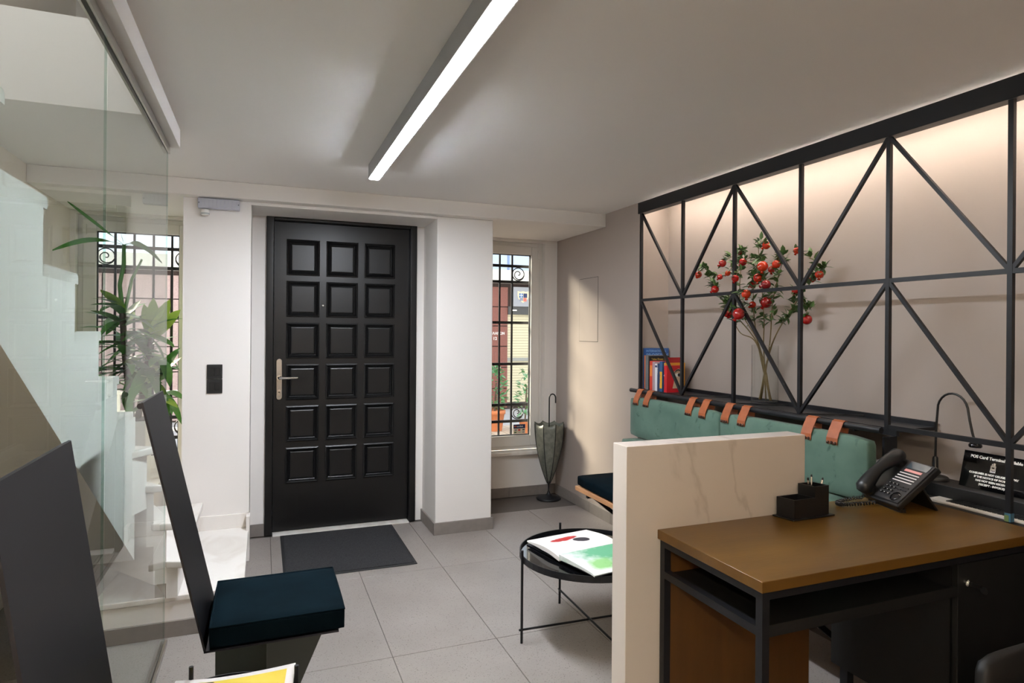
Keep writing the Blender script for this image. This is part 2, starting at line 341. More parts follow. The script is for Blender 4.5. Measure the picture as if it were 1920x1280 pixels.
# ------------------------------------------------------------------ windows with iron grilles
def window(name, x0, x1, label, scrolls):
    w = root(name, ((x0+x1)/2, 4.88, .375), label, kind='structure')
    Y = 4.87
    mk('window_frame', B().box(x0, x0+.035, Y, Y+.06, .375, 2.095).box(x1-.035, x1, Y, Y+.06, .375, 2.095).box(x0+.035, x1-.035, Y, Y+.06, .375, .41).box(x0+.035, x1-.035, Y, Y+.06, 2.06, 2.095), pvc, w, bevel=.004)
    g0, g1 = x0+.105, x1-.105
    mk('sash', B().box(x0+.03, g0, Y-.015, Y+.045, .405, 2.065).box(g1, x1-.03, Y-.015, Y+.045, .405, 2.065).box(g0, g1, Y-.015, Y+.045, .405, .492).box(g0, g1, Y-.015, Y+.045, 1.995, 2.065), pvc, w, bevel=.006)
    mk('gasket', B().box(g0, g0+.006, Y+.01, Y+.03, .492, 1.995).box(g1-.006, g1, Y+.01, Y+.03, .492, 1.995).box(g0, g1, Y+.01, Y+.03, .492, .498).box(g0, g1, Y+.01, Y+.03, 1.989, 1.995), rubber, w)
    mk('pane', B().box(g0+.004, g1-.004, Y+.016, Y+.024, .496, 1.991), pane_glass, w)
    for z in (2.0, .52): mk('hinge', B().box(x1-.052, x1-.030, Y-.030, Y-.012, z-.035, z+.035) if scrolls[0] > 0 else B().box(x0+.030, x0+.052, Y-.030, Y-.012, z-.035, z+.035), pvc, w, bevel=.002)
    return w
w1 = window('window_1', 1.50, 2.19, 'narrow white framed window beside the right pillar', (1, 1))
w2 = window('window_2', -1.13, -.434, 'white framed window behind the stair plant', (-1, 1))
struct('trim_3', B().box(1.465, 2.195, 4.755, 4.87, .345, .375), stairmarble, 'white marble sill of the narrow window', bevel=.006)
struct('trim_4', B().box(-1.155, -.436, 4.755, 4.87, .36, .38), stairmarble, 'white marble sill of the stair window', bevel=.004)
mm = root('sticker', (1.997, 4.886, .492), 'small navy and white card payment sticker on window pane', 'sticker')
mk('backing', B().box(1.944, 2.050, 4.8835, 4.8855, .502, .580), flat('sticker_cream', (226, 214, 190)), mm)
mk('header', B().box(1.944, 2.050, 4.8825, 4.8836, .546, .580), flat('sticker_navy', (24, 38, 84)), mm)
text('print', 'I', .016, (1.949, 4.882, .557), (1, 0, 0), (0, 0, 1), whiteprint, mm)
text('print', 'cardlink', .018, (1.973, 4.882, .557), (1, 0, 0), (0, 0, 1), whiteprint, mm, bold=.0004)
mk('heart', B().prism([(1.9625+.0085*math.sin(t)**3, 4.8824, .5635+.0085*(13*math.cos(t)-5*math.cos(2*t)-2*math.cos(3*t)-math.cos(4*t))/16) for t in [i*math.pi/10 for i in range(20)]], (0, -.0006, 0)), flat('sticker_orange', (232, 96, 40)), mm)
for i, (xx, zz, cc) in enumerate(((1.965, .533, (120, 126, 140)), (1.997, .533, (206, 44, 36)), (2.034, .533, (60, 66, 80)), (1.962, .514, (70, 110, 70)), (1.997, .514, (200, 190, 170)), (2.034, .514, (150, 140, 150)))):
    mk('logo', B().lathe([(.007, 0), (.007, .0006)], (xx-.004, 4.8836, zz), 12, (0, -1, 0)).lathe([(.007, 0), (.007, .0006)], (xx+.004, 4.8836, zz), 12, (0, -1, 0)) if i == 1 else B().box(xx-.010, xx+.010, 4.883, 4.8836, zz-.005, zz+.005), flat('logo%d' % i, cc), mm)
def grille(x0, x1, vs, scx, label, label2=None):
    Y = 4.985
    g = root('window_grille', ((x0+x1)/2, Y, .42), label, 'grille', 'iron window grilles')
    for x in vs: mk('bar', B().box(x-.007, x+.007, Y-.007, Y+.007, .42, 2.1), blackmetal, g)
    for z in (1.91, 1.775, 1.43, 1.08, .736, .595): mk('crossbar', B().box(x0, x1, Y-.011, Y+.011, z-.011, z+.011), blackmetal, g)
    for cx_, sg in scx:
        for cz, fl in ((1.8425, 1), (.6655, 1)):
            pts = [(cx_+sg*.0535*math.cos(a), Y, cz+.0535*math.sin(a)) for a in [i*2*math.pi/28 for i in range(29)]]
            for i in range(1, 22):
                a = i*1.35*2*math.pi/22; r_ = .0535*(1-i/24)**1.1
                pts.append((cx_+sg*r_*math.cos(a), Y, cz-r_*math.sin(a)*fl))
            mk('scroll', B().tube(pts, .0042, 6), blackmetal, g)
    return g
grille(1.502, 2.188, [1.50+.008, 1.625, 1.737, 1.849, 1.961, 2.180], [(2.018, 1), (1.681, -1)], 'black iron grille with scrolls outside the narrow window')
grille(-1.128, -.437, [-1.12, -.94, -.827, -.711, -.597, -.445], [(-.996, 1), (-.522, -1)], 'black iron grille with scrolls behind the stair plant')

# ------------------------------------------------------------------ staircase
st = root('staircase', (-.6, 3.1, 0), 'white winding staircase with marble treads behind the glass partition', 'staircase')
mk('platform', B().prism([(-.085, 3.13, 0), (-.66, 3.13, 0), (-.60, 4.08, 0), (-.60, 4.398, 0), (-.436, 4.398, 0), (-.436, 4.078, 0), (-.085, 4.078, 0)], (0, 0, .155)), white, st)
pt = mk('tread', B().prism([(-.073, 3.12, .155), (-.67, 3.12, .155), (-.60, 4.078, .155), (-.60, 4.398, .155), (-.436, 4.398, .155), (-.436, 4.078, .155), (-.073, 4.078, .155)], (0, 0, .025)), stairmarble, st, bevel=.004)
mk('skirting', B().box(-.64, -.087, 3.118, 3.13, 0, .07), skirt, st, bevel=.002)
mk('skirting', B().box(-.434, -.072, 4.066, 4.079, .18, .262), stairmarble, st, bevel=.002)
mk('skirting', B().box(-.086, -.066, 3.99, 4.079, 0, .262), stairmarble, st, bevel=.002)
Lk = {2: ((-.34, 3.095), (-.34, 4.07)), 3: ((-.385, 3.10), (-.72, 4.07)), 4: ((-.435, 3.10), (-1.155, 4.07)), 5: ((-.462, 3.10), (-1.155, 3.45)), 6: ((-.50, 3.0), (-1.155, 3.0))}
def zk(k): return .18+(k-1)*.166
for k in (2, 3, 4, 5):
    a0, a1 = Lk[k]; b0, b1 = Lk[k+1]; z1 = zk(k)
    poly = [a0, a1] + ([(-1.155, 4.07)] if k == 3 else []) + [b1, b0]
    if k == 3: poly = [a0, a1, b1, b0]
    zb = .18 if k == 2 else zk(k-1)-.10
    mk('riser_block', B().prism([(x, y, zb) for x, y in poly], (0, 0, z1-.032-zb)), white, st)
    v = (Vector(a1)-Vector(a0)).normalized(); n = Vector((-v.y, v.x)) * (1 if Vector((-v.y, v.x)).x > 0 else -1)
    c0 = Vector(a0)+n*.022-v*.03; c1 = Vector(a1)+n*.022
    c1.y = min(c1.y, 4.075)
    p2 = [c0, c1, Vector(b1), Vector(b0)-Vector((.0, .012))]
    mk('tread', B().prism([(max(p.x, -1.156), p.y, z1-.032) for p in p2], (0, 0, .032)), stairmarble, st, bevel=.006)
tips = [3.0-.2835*i for i in range(9)]
prof = [(3.06, .36)]
prof.append((3.06, zk(6)-.035))
for i, y in enumerate(tips):
    zt = zk(6+i)-.03; prof.append((y-.02 if i else 3.06, zt)); prof.append(((tips[i+1]-.02) if i+1 < len(tips) else .62, zt))
prof = [(3.06, .375)] + prof[2:] + [(.62, 1.93)]
mk('flight', B().prism([(-1.158, y, z) for y, z in prof], (.658, 0, 0)), white, st)
for i, y in enumerate(tips):
    yn = tips[i+1] if i+1 < len(tips) else .62
    zt_ = zk(6+i); nose = [(y+.014-.015+.015*math.sin(a), zt_-.015+.015*math.cos(a)) for a in [q_*math.pi/12 for q_ in range(7)]]
    mk('tread', B().prism([(-1.157, p_, r_) for p_, r_ in [(yn-.019, zt_-.03), (yn-.019, zt_)]+nose+[(y+.014, zt_-.03)]], (.657, 0, 0)), stairmarble, st)

# ------------------------------------------------------------------ glass partition
gp = root('glass_partition', (-.386, 2.0, 0), 'frameless clear glass partition in front of the stairs', 'partition')
XG = -.388
for y0, y1 in ((1.928, 3.055), (.72, 1.922), (-.50, .714)):
    pn = mk('pane', B().box(XG-.004, XG+.004, y0, y1, .012, 2.115), glass, gp)
    mk('pane_edge', B().box(XG-.003, XG+.003, y1, y1+.0012, .012, 2.115), edgeglass, pn)
mk('top_channel', B().box(XG-.012, XG-.006, -.5, 3.055, 2.10, 2.14).box(XG+.006, XG+.012, -.5, 3.055, 2.10, 2.14).box(XG-.012, XG+.012, -.5, 3.055, 2.13, 2.21), steel, gp)
mk('floor_channel', B().box(XG-.014, XG-.006, -.5, 3.057, 0, .022).box(XG+.006, XG+.014, -.5, 3.057, 0, .022), steel, gp)

# ------------------------------------------------------------------ linear lamp
lamp = root('linear_lamp', (.529, .8, 2.14), 'long slim linear ceiling lamp with glowing white diffuser', 'lamp')
mk('housing', B().box(.500, .506, 1.15, 3.31, 2.138, ZC).box(.552, .558, 1.15, 3.31, 2.138, ZC).box(.506, .552, 1.15, 3.31, 2.165, ZC).box(.5, .558, 3.31, 3.312, 2.138, ZC).box(.5, .558, 1.148, 1.15, 2.134, ZC), mat('anodised_grey', (160, 162, 166), .45, .2, var=.03), lamp)
lampm = mat('lamp_diffuser', (255, 250, 242), .5, emit=(240, 246, 255), es=215)
mk('diffuser', B().box(.506, .552, 2.13, 3.31, 2.1348, 2.146), lampm, lamp)
mk('diffuser', B().box(.506, .552, 1.152, 2.128, 2.1348, 2.146), mat('dim_diffuser', (255, 250, 242), .5, emit=(255, 248, 240), es=26), lamp)
for xx, lb, es_ in ((-.1, 'second linear ceiling lamp over the rear of the office', 22), (-.8, 'unseen linear lamp added to light the space under the stairs', 100)):  # both unseen: first assumed for warm light from behind, second added to brighten under-stairs
    l2 = root('linear_lamp', (xx, -.8, 2.14), lb, 'lamp')
    mk('housing', B().box(xx-.029, xx+.029, -2.0, .2, 2.148, ZC), MATS['anodised_grey'], l2); mk('diffuser', B().box(xx-.023, xx+.023, -1.98, .18, 2.138, 2.148), mat('rear_glow%d' % es_, (255, 244, 230), .5, emit=(255, 236, 214), es=es_), l2)
sl = root('stair_fill_lamp', (-.75, 1.6, 4.05), 'unseen round lamp added to brighten the staircase', 'lamp')  # added out of view so the white stairs come out bright
mk('canopy', B().lathe([(.20, 0), (.20, .04)], (-.75, 1.6, 4.055), 32), pvc, sl); mk('diffuser', B().lathe([(.18, 0), (.18, .02)], (-.75, 1.6, 4.035), 32), mat('stair_fill_glow', (255, 248, 236), .5, emit=(250, 250, 255), es=45), sl)
led = root('led_strip', (2.35, 1.9, 2.2), 'warm light strip hidden along the top of the shelf niche', 'lamp')
mk('strip', B().box(2.352, 2.364, .2, 3.5, 2.203, 2.209), mat('led_glow', (255, 226, 190), .5, emit=(255, 240, 224), es=70), led)

# ------------------------------------------------------------------ lattice screen with shelf
sc = root('lattice_screen', (XR, 2.4, .72), 'black metal lattice screen of posts and diagonal braces over the bench', 'screen')
P = [3.535-.4396*i for i in range(8)]; Z0, Z1, Z2 = .99, 1.565, 2.135
XS = 2.30
mk('top_beam', B().box(2.286, 2.34, P[7]-.1, 3.56, 2.132, 2.205), blackmetal, sc, bevel=.002)
for i, y in enumerate(P):
    zb = .737 if i >= 5 else (0.985)
    mk('post', B().box(XS-.0082, XS+.0082, y-.0082, y+.0082, zb, 2.135), blackmetal, sc)
for zz in (Z1,): mk('rail', B().box(XS-.0075, XS+.0075, P[7], P[0], zz-.0085, zz+.0085), blackmetal, sc)
mk('rail', B().box(XS-.0075, XS+.0075, P[7], P[4], Z0-.012, Z0+.006), blackmetal, sc)
for zl, zh in ((Z0, Z1), (Z1, Z2)):
    for i in range(7):
        a, b_ = ((P[i], zh), (P[i+1], zl)) if i % 2 == 0 else ((P[i], zl), (P[i+1], zh))
        mk('brace', B().beam((XS, a[0], a[1]), (XS, b_[0], b_[1]), .0135, .0145, (1, 0, 0)), blackmetal, sc)
mk('post_tape', B().box(XS-.0095, XS+.0095, P[5]-.0095, P[5]+.0095, .737, .765), flat('tape_blue', (52, 96, 120)), sc)
mk('post_tape', B().box(XS-.0100, XS-.0092, P[5]-.004, P[5]+.0095, .737, .758), flat('tape_green', (96, 118, 70)), sc)
sh = root('wall_shelf', (2.41, 2.6, .965), 'black metal shelf in the niche behind the lattice', 'shelf')
mk('board', B().box(2.312, 2.525, 1.735, 3.55, .970, .982), blackmetal, sh)
mk('rear_lip', B().box(2.512, 2.526, 1.735, 3.55, .982, 1.002), blackmetal, sh)
mk('end_panel', B().box(2.24, 2.31, 1.742, 1.752, 0.74, .954), blackmetal, sh)
for y in P[:4]: mk('bracket', B().beam((2.312, y-.0, .985), (2.512, y-.16, .988), .008, .006), blackmetal, sh)
mk('front_edge', B().box(2.296, 2.312, 1.735, 3.56, .955, .985), blackmetal, sh)
rod = root('hanging_rod', (2.20, 2.6, .972), 'black round rod carrying the green back cushions', 'rod')
mk('bar', B().tube([(2.20, 3.49, .985), (2.20, 1.725, .985)], .0125, 14), blackmetal, rod)
for y in (3.4, 2.75, 1.85): mk('bracket', B().box(2.20, 2.295, y-.006, y+.006, .966, .976), blackmetal, rod)

# ------------------------------------------------------------------ bench
def cushion(b, x0, x1, y0, y1, z0, z1, puff=.012, r=.02, nx=6, ny=14, nz=6):
    # rounded puffy block
    cxx, cyy, czz = (x0+x1)/2, (y0+y1)/2, (z0+z1)/2; hx, hy, hz = (x1-x0)/2, (y1-y0)/2, (z1-z0)/2
    bm = bmesh.new(); bmesh.ops.create_cube(bm, size=2)
    bmesh.ops.subdivide_edges(bm, edges=bm.edges[:], cuts=9, use_grid_fill=True)
    out = []
    for v in bm.verts:
        q = Vector((v.co.x*hx, v.co.y*hy, v.co.z*hz)); c = Vector((max(-hx+r, min(hx-r, q.x)), max(-hy+r, min(hy-r, q.y)), max(-hz+r, min(hz-r, q.z))))
        dlt = q-c
        if dlt.length > 1e-6: q = c+dlt.normalized()*min(r, dlt.length) if dlt.length > r else q
        a, bb, cc = v.co
        f = lambda s_, t_: (1-s_**4)*(1-t_**4)
        q += Vector((a*puff*f(bb, cc) if abs(a) > .99 else 0, bb*puff*.5*f(a, cc) if abs(bb) > .99 else 0, cc*puff*f(a, bb) if abs(cc) > .99 else 0))
        out.append(q+Vector((cxx, cyy, czz)))
    bm.verts.index_update(); b.add(out, [[v.index for v in f.verts] for f in bm.faces], True); bm.free(); return b
def back_cushion(y0, y1, straps, label):
    r_ = root('back_cushion', (2.18, (y0+y1)/2, .70), label, 'cushion', 'green velvet back cushions')
    mk('cover', cushion(B(), 2.162, 2.225, y0, y1, .704, .945, .006, .02), green, r_)
    for y in straps:
        pts = [(2.1535, y, .905), (2.156, y, .930), (2.166, y, .955), (2.181, y, .982), (2.187, y, .994), (2.200, y, 1.0005), (2.213, y, .994), (2.217, y, .98), (2.214, y, .955), (2.208, y, .940)]
        b = B(); pv = [Vector(p) for p in pts]; hw = .027; vs = []
        for i, p in enumerate(pv):
            t = (pv[min(i+1, len(pv)-1)]-pv[max(i-1, 0)]).normalized(); n = t.cross(Vector((0, 1, 0))).normalized()*.0012
            vs += [p+Vector((0, -hw, 0))-n, p+Vector((0, hw, 0))-n, p+Vector((0, hw, 0))+n, p+Vector((0, -hw, 0))+n]
        fs = [(3, 2, 1, 0)]
        for i in range(len(pv)-1):
            for k in range(4): fs.append((i*4+k, i*4+(k+1) % 4, (i+1)*4+(k+1) % 4, (i+1)*4+k))
        fs.append(tuple(range(len(vs)-4, len(vs)))); b.add(vs, fs)
        s_ = mk('strap', b, tan, r_); s_['label'] = 'tan leather strap'
        for k in (-1, 0, 1): mk('rivet', B().ball((2.151, y+k*.0175, .911), .0068, seg=10, rg=6), mat('rivet_bronze', (74, 54, 46), .35, .6) if 'rivet_bronze' not in MATS else MATS['rivet_bronze'], s_)
back_cushion(2.612, 3.448, (3.365, 3.255, 2.845, 2.728), 'green velvet back cushion hung beside the shelf books')
back_cushion(1.757, 2.605, (2.552, 2.435, 2.042, 1.910), 'green velvet back cushion hung behind the desk end')
tag(mk('bench_cushion', cushion(B(), 2.10, 2.225, 2.612, 3.448, .458, .690, .006, .02), green), 'green velvet lower cushion by the dark navy seat', 'cushion', 'green velvet lower cushions')
tag(mk('bench_cushion', cushion(B(), 2.10, 2.225, 1.83, 2.605, .458, .690, .006, .02), green), 'green velvet lower cushion mostly hidden by marble partition', 'cushion', 'green velvet lower cushions')
bn = root('bench', (2.05, 2.7, 0), 'wooden bench with dark navy seat pad on slanted black legs', 'bench')
mk('seat_board', B().box(1.855, 2.285, 1.80, 3.59, .348, .376), oak, bn, bevel=.003)
mk('seat_pad', cushion(B(), 1.862, 2.26, 1.82, 3.585, .377, .446, .006, .018), navy, bn)
for y in (3.46, 1.95):
    mk('leg', B().beam((1.90, y, .345), (2.286, y-.02, .03), .022, .022, (0, 1, 0)), blackmetal, bn)
    mk('rail', B().box(1.87, 2.29, y-.011, y+.011, .326, .347), blackmetal, bn)
    mk('wall_foot', B().box(2.255, 2.287, y-.034, y+.02, 0, .34), blackmetal, bn)

# ------------------------------------------------------------------ marble partition + desk
tag(mk('marble_partition', B().box(1.043, 1.765, 1.675, 1.757, 0, 1.0), marble, bevel=.002), 'low white veined marble partition between bench and desk', 'partition')
dk = root('desk', (1.7, 1.45, 0), 'wooden topped reception desk on black square metal frame', 'desk')
mk('top', B().prism([(1.155, 1.225, .706), (2.286, 1.225, .706), (2.286, 1.735, .706), (1.768, 1.735, .706), (1.768, 1.673, .706), (1.155, 1.673, .706)], (0, 0, .029)), deskwood, dk, bevel=.002)
fm = B()
mk('leg', B().box(1.165, 1.188, 1.235, 1.258, 0, .705), blackmetal, dk)
mk('leg', B().box(1.165, 1.188, 1.648, 1.671, 0, .705), blackmetal, dk)
mk('rail', B().box(1.165, 1.188, 1.258, 1.648, .683, .705), blackmetal, dk)
mk('rail', B().box(1.188, 2.28, 1.235, 1.258, .683, .705), blackmetal, dk)
mk('rail', B().box(1.165, 1.188, 1.258, 1.648, .588, .610), blackmetal, dk)
mk('shelf', B().box(1.188, 1.895, 1.240, 1.648, .592, .604).box(1.188, 1.895, 1.236, 1.242, .588, .618), blackmatte, dk)
mk('side_panel', B().box(1.190, 1.765, 1.652, 1.672, .02, .70), sidewood, dk)
mk('floor_rail', B().box(1.188, 1.80, 1.648, 1.666, 0, .02), blackmetal, dk)
cb = root('drawer_cabinet', (2.09, 1.46, 0), 'black drawer cabinet with lock and key under the desk', 'cabinet')
mk('body', B().box(1.90, 2.284, 1.262, 1.68, .18, .68), blackmatte, cb)
dr_ = mk('drawer', B().box(1.906, 2.278, 1.243, 1.261, .185, .676), blackmatte, cb, bevel=.002)
lk = mk('lock', B().lathe([(.011, 0), (.011, .006), (.008, .008), (.008, .012)], (1.945, 1.243, .618), 18, (0, -1, 0)), chrome, dr_)
mk('key', B().box(1.9435, 1.9465, 1.205, 1.232, .612, .624).lathe([(.010, -.0015), (.010, .0015)], (1.945, 1.195, .612), 12, (1, 0, 0)), blackplastic, dr_)
for x in (1.93, 2.25):
    for y in (1.30, 1.64): mk('foot', B().box(x-.015, x+.015, y-.015, y+.015, 0, .18), blackmetal, cb)
ct = root('side_counter', (2.41, 1.0, 0), 'black counter with raised rear ledge behind the lattice screen', 'counter')
mk('worktop', B().box(2.313, 2.526, .25, 1.738, .705, .7345).box(2.288, 2.313, .25, 1.738, .705, .7345), blackmatte, ct)
mk('ledge', B().box(2.395, 2.526, .25, 1.738, .735, .785), blackmatte, ct, bevel=.002)
mk('support', B().box(2.30, 2.52, .26, .29, 0, .705).box(2.49, 2.52, .29, 1.73, 0, .705), blackmatte, ct)

# pen holder
ph = root('pen_holder', (1.70, 1.625, .735), 'black two compartment desk tidy beside the marble partition', 'pen holder')
an = R(8); ux = Vector((math.cos(an), math.sin(an)*-.0+.0, 0)); rx = Vector((math.cos(R(3)), -math.sin(R(3))*-1, 0)); ry = Vector((-math.sin(R(3)), math.cos(R(3)), 0))
rx = Vector((.998, .02, 0)).normalized(); ry = Vector((-.20, .98, 0)).normalized()
o = Vector((1.622, 1.585, .7355))
mk('tray', B().obox(o, rx*.188, ry*.078, (0, 0, .005)), blackplastic, ph, bevel=.001)
def openbox(name, o, lx, ly, h, t=.0045):
    b = B().obox(o, rx*lx, ry*ly, (0, 0, .004)); w = h-.004; oo = o+Vector((0, 0, .004))
    b.obox(oo, rx*lx, ry*t, (0, 0, w)); b.obox(oo+ry*(ly-t), rx*lx, ry*t, (0, 0, w)); b.obox(oo+ry*t, rx*t, ry*(ly-2*t), (0, 0, w)); b.obox(oo+rx*(lx-t)+ry*t, rx*t, ry*(ly-2*t), (0, 0, w))
    return mk(name, b, blackplastic, ph)
openbox('short_box', o+rx*.012+ry*.006+Vector((0, 0, .005)), .094, .066, .062)
openbox('tall_box', o+rx*.108+ry*.010+Vector((0, 0, .005)), .064, .062, .098)
for i, (dx, dy, tx, ty, h) in enumerate(((.020, .028, -.10, .05, .106), (.030, .036, .12, .12, .112), (.048, .030, .26, .02, .104))):
    q = o+rx*(.108+dx)+ry*(.010+dy)+Vector((0, 0, .013)); dd = Vector((tx, ty, 1)).normalized()
    pnn = root('pen', q, ('slim silver pen leaning left in the desk tidy', 'tallest silver pen standing in the desk tidy', 'silver pen leaning right in the desk tidy')[i], 'pen', 'pens in the desk tidy')
    mk('barrel', B().tube([q, q+dd*h], .0038, 10), chrome, pnn); mk('cap', B().tube([q+dd*h, q+dd*(h+.008)], [.0038, .0026], 10), blackplastic, pnn)

# desk phone
pho = root('desk_phone', (2.12, 1.59, .735), 'black office desk phone with handset and tilted keypad', 'phone')
FL = Vector((2.095, 1.705, .738)); pu = Vector((-.2556, -.967, 0)); pv0 = Vector((.967, -.2556, 0))
tl = R(40); pv = pv0*math.cos(tl)+Vector((0, 0, 1))*math.sin(tl); pn = pu.cross(pv).normalized()
if pn.z < 0: pn = -pn
def pp(u, v, w): return FL+pu*u+pv*v+pn*w
def pbox(u0, u1, v0, v1, w0, w1): return B().obox(pp(u0, v0, w0), pu*(u1-u0), pv*(v1-v0), pn*(w1-w0))
bd = mk('body', pbox(0, .185, .0, .205, .006, .030), blackplastic, pho, bevel=.006)
mk('keypad_panel', pbox(.062, .180, .012, .200, .030, .034), mat('phone_panel', (38, 38, 40), .45), pho, bevel=.001)
mk('screen', pbox(.075, .170, .165, .195, .034, .0352), mat('lcd', (64, 76, 84), .2), pho)
mk('pink_label', pbox(.080, .158, .149, .159, .034, .0354), flat('label_pink', (226, 160, 156)), pho)
for k in range(4): mk('label_strip', pbox(.070, .160, .137-.0125*k, .1405-.0125*k, .034, .0352), whiteprint, pho)
for r_ in range(4):
    for c_ in range(3):
        u, v = .073+c_*.0175, .078-r_*.0155
        ky = mk('key', pbox(u, u+.011, v, v+.008, .034, .038), blackplastic, pho, bevel=.001)
        mk('digit', pbox(u+.004, u+.0065, v+.0025, v+.0055, .038, .0383), whiteprint, ky)
for r_ in range(2): 
    for c_ in range(2): mk('function_key', pbox(.126+c_*.024, .145+c_*.024, .077-r_*.013, .081-r_*.013, .034, .037), blackplastic, pho)
mk('navigation_ring', B().lathe([(.019, 0), (.019, .003), (.012, .0035)], pp(.150, .034, .034), 24, pn), glossblack, pho)
hs = B(); hp_ = []; N = 14
for i in range(N+1):
    t = i/N; hp_.append(pp(.030, -.006+t*.212, .052+.020*math.sin(math.pi*t)))
rs = [.020+.010*abs(math.cos(math.pi*i/N))**1.5 for i in range(N+1)]; rs[0] = .018; rs[-1] = .018
mk('handset', hs.tube(hp_, rs, 14), blackplastic, pho)
for v_ in (.178, .024): mk('ear_piece', B().lathe([(.024, 0), (.026, .022)], pp(.030, v_, .028), 18, pn), blackplastic, pho)
b0 = FL+pv0*.10
mk('stand', B().obox(pp(.02, .12, .008), pu*.145, Vector((.967, -.2556, 0))*.06+Vector((0, 0, -(.738+.0+.12*math.sin(tl)+.008*math.cos(tl)-.738)+.001-.003)), pn*-.006 if False else pv0*.010), blackplastic, pho, bevel=.002)
mk('foot', B().obox(FL+pv0*.004+pu*.01+Vector((0, 0, -.0025)), pu*.165, pv0*.02, (0, 0, .012)), blackplastic, pho)
cpts = []
for i in range(150):
    t = i/149; ax = Vector((2.085-.16*math.sin(math.pi*t)*1.0-.02*t, 1.712-.02+.0*t+.035*math.cos(math.pi*t)-.02, .742)); a = t*2*math.pi*34
    cpts.append(ax+Vector((.2*.004*math.cos(a), .006*math.cos(a), .006*math.sin(a)+.004)))
mk('cord', B().tube(cpts, .0024, 5), blackplastic, pho)

# gooseneck lamp
gl = root('gooseneck_lamp', (2.46, 1.67, .785), 'slim black gooseneck lamp curving over the counter', 'lamp')
mk('base', B().lathe([(.045, 0), (.045, .010), (.040, .014), (.014, .018), (.012, .020)], (2.46, 1.695, .7855), 24), blackplastic, gl)
mk('socket', B().lathe([(.011, 0), (.0095, .07), (.007, .075)], (2.46, 1.695, .80), 14), blackplastic, gl)
gpts = [(2.46, 1.695, .87), (2.46, 1.693, .98), (2.46, 1.688, 1.05)]
for i in range(1, 12):
    a = math.pi*i/12; gpts.append((2.46, 1.630+.058*math.cos(a), 1.060+.068*math.sin(a)))
gpts += [(2.46, 1.566, 1.03), (2.46, 1.556, .985), (2.46, 1.549, .962)]
mk('neck', B().tube(gpts, .0043, 10), blackplastic, gl)
mk('head', B().lathe([(.005, .022), (.013, .018), (.0215, .006), (.022, 0), (.019, -.004)][::-1], (2.46, 1.546, .940), 22), glossblack, gl)
# sign on the ledge
sg = root('counter_sign', (2.47, 1.45, .786), 'black acrylic sign about the card terminal in white lettering', 'sign')
so = Vector((2.452, 1.600, .7865)); su = Vector((0, -1, 0)); sv = Vector((.035, .0, .13)).normalized(); sn = su.cross(sv)
if sn.x > 0: sn = -sn
mk('plate', B().obox(so, su*.225, sv*.135, -sn*.003).obox(so-sn*.003+su*.02, su*.19, Vector((.05, 0, 0)), sv*.003), glossblack, sg)
def st_(s_, size, v, u=.1125, bold=.0002): return text('lettering', s_, size, so+su*u+sv*v+sn*.0006, su, sv, whiteprint, sg, 'CENTER', bold=.0005)
st_('POS Card Terminal Available', .0148, .112)
st_('CONSUMER IS NOT OBLIGED TO PAY', .0098, .054); st_('IF THE NOTICE OF PAYMENT', .0098, .041); st_('HAS NOT BEEN RECEIVED', .0098, .028); st_('(RECEIPT - INVOICE)', .0098, .015)
def sq(u0, u1, v0, v1, w, m): mk('terminal_icon', B().obox(so+su*u0+sv*v0+sn*.0004, su*(u1-u0), sv*(v1-v0), sn*w), m, sg)
sq(.099, .117, .068, .093, .0006, whiteprint); sq(.102, .105, .093, .100, .0006, whiteprint); sq(.107, .114, .093, .103, .0006, whiteprint); sq(.104, .112, .083, .087, .0010, glossblack)
for k in range(3): sq(.102+.005*k, .1045+.005*k, .071, .077, .0010, glossblack)
# keyboard
kb = root('keyboard', (2.345, 1.45, .735), 'slim aluminium keyboard with black keys below the lattice post', 'keyboard')
mk('tray', B().box(2.313, 2.392, 1.155, 1.632, .7352, .741), mat('silver_tray', (206, 204, 200), .35, var=.02), kb, bevel=.001)
kd = mk('key', B().box(2.340, 2.352, 1.560, 1.572, .741, .744), blackplastic, kb)
for i in range(24):
    for j in range(4):
        if i == 0 and j == 0: continue
        copyobj(kd, kb, Matrix.Translation((j*.0126-.002*0, -i*.0158, 0)))

# office chair (behind the desk front)
oc = root('office_chair', (1.78, .80, 0), 'black office chair pulled up in front of the desk', 'chair')
mk('backrest', cushion(B(), 1.60, 2.02, .965, 1.01, .30, .575, .01, .02), blackmatte, oc)
mk('seat', cushion(B(), 1.57, 2.03, .52, .95, .40, .46, .01, .02), blackmatte, oc)
mk('column', B().lathe([(.025, .08), (.025, .40)], (1.80, .74, 0), 16), blackmetal, oc)
for k in range(5):
    a = k*2*math.pi/5; e = Vector((1.80+.26*math.cos(a), .74+.26*math.sin(a), .06))
    arm = mk('base_arm', B().beam((1.80, .74, .09), e, .03, .025), blackmetal, oc); mk('castor', B().lathe([(.025, -.012), (.025, .012)], (e.x, e.y, .0255), 14, (math.sin(a), -math.cos(a), 0)), blackplastic, arm)

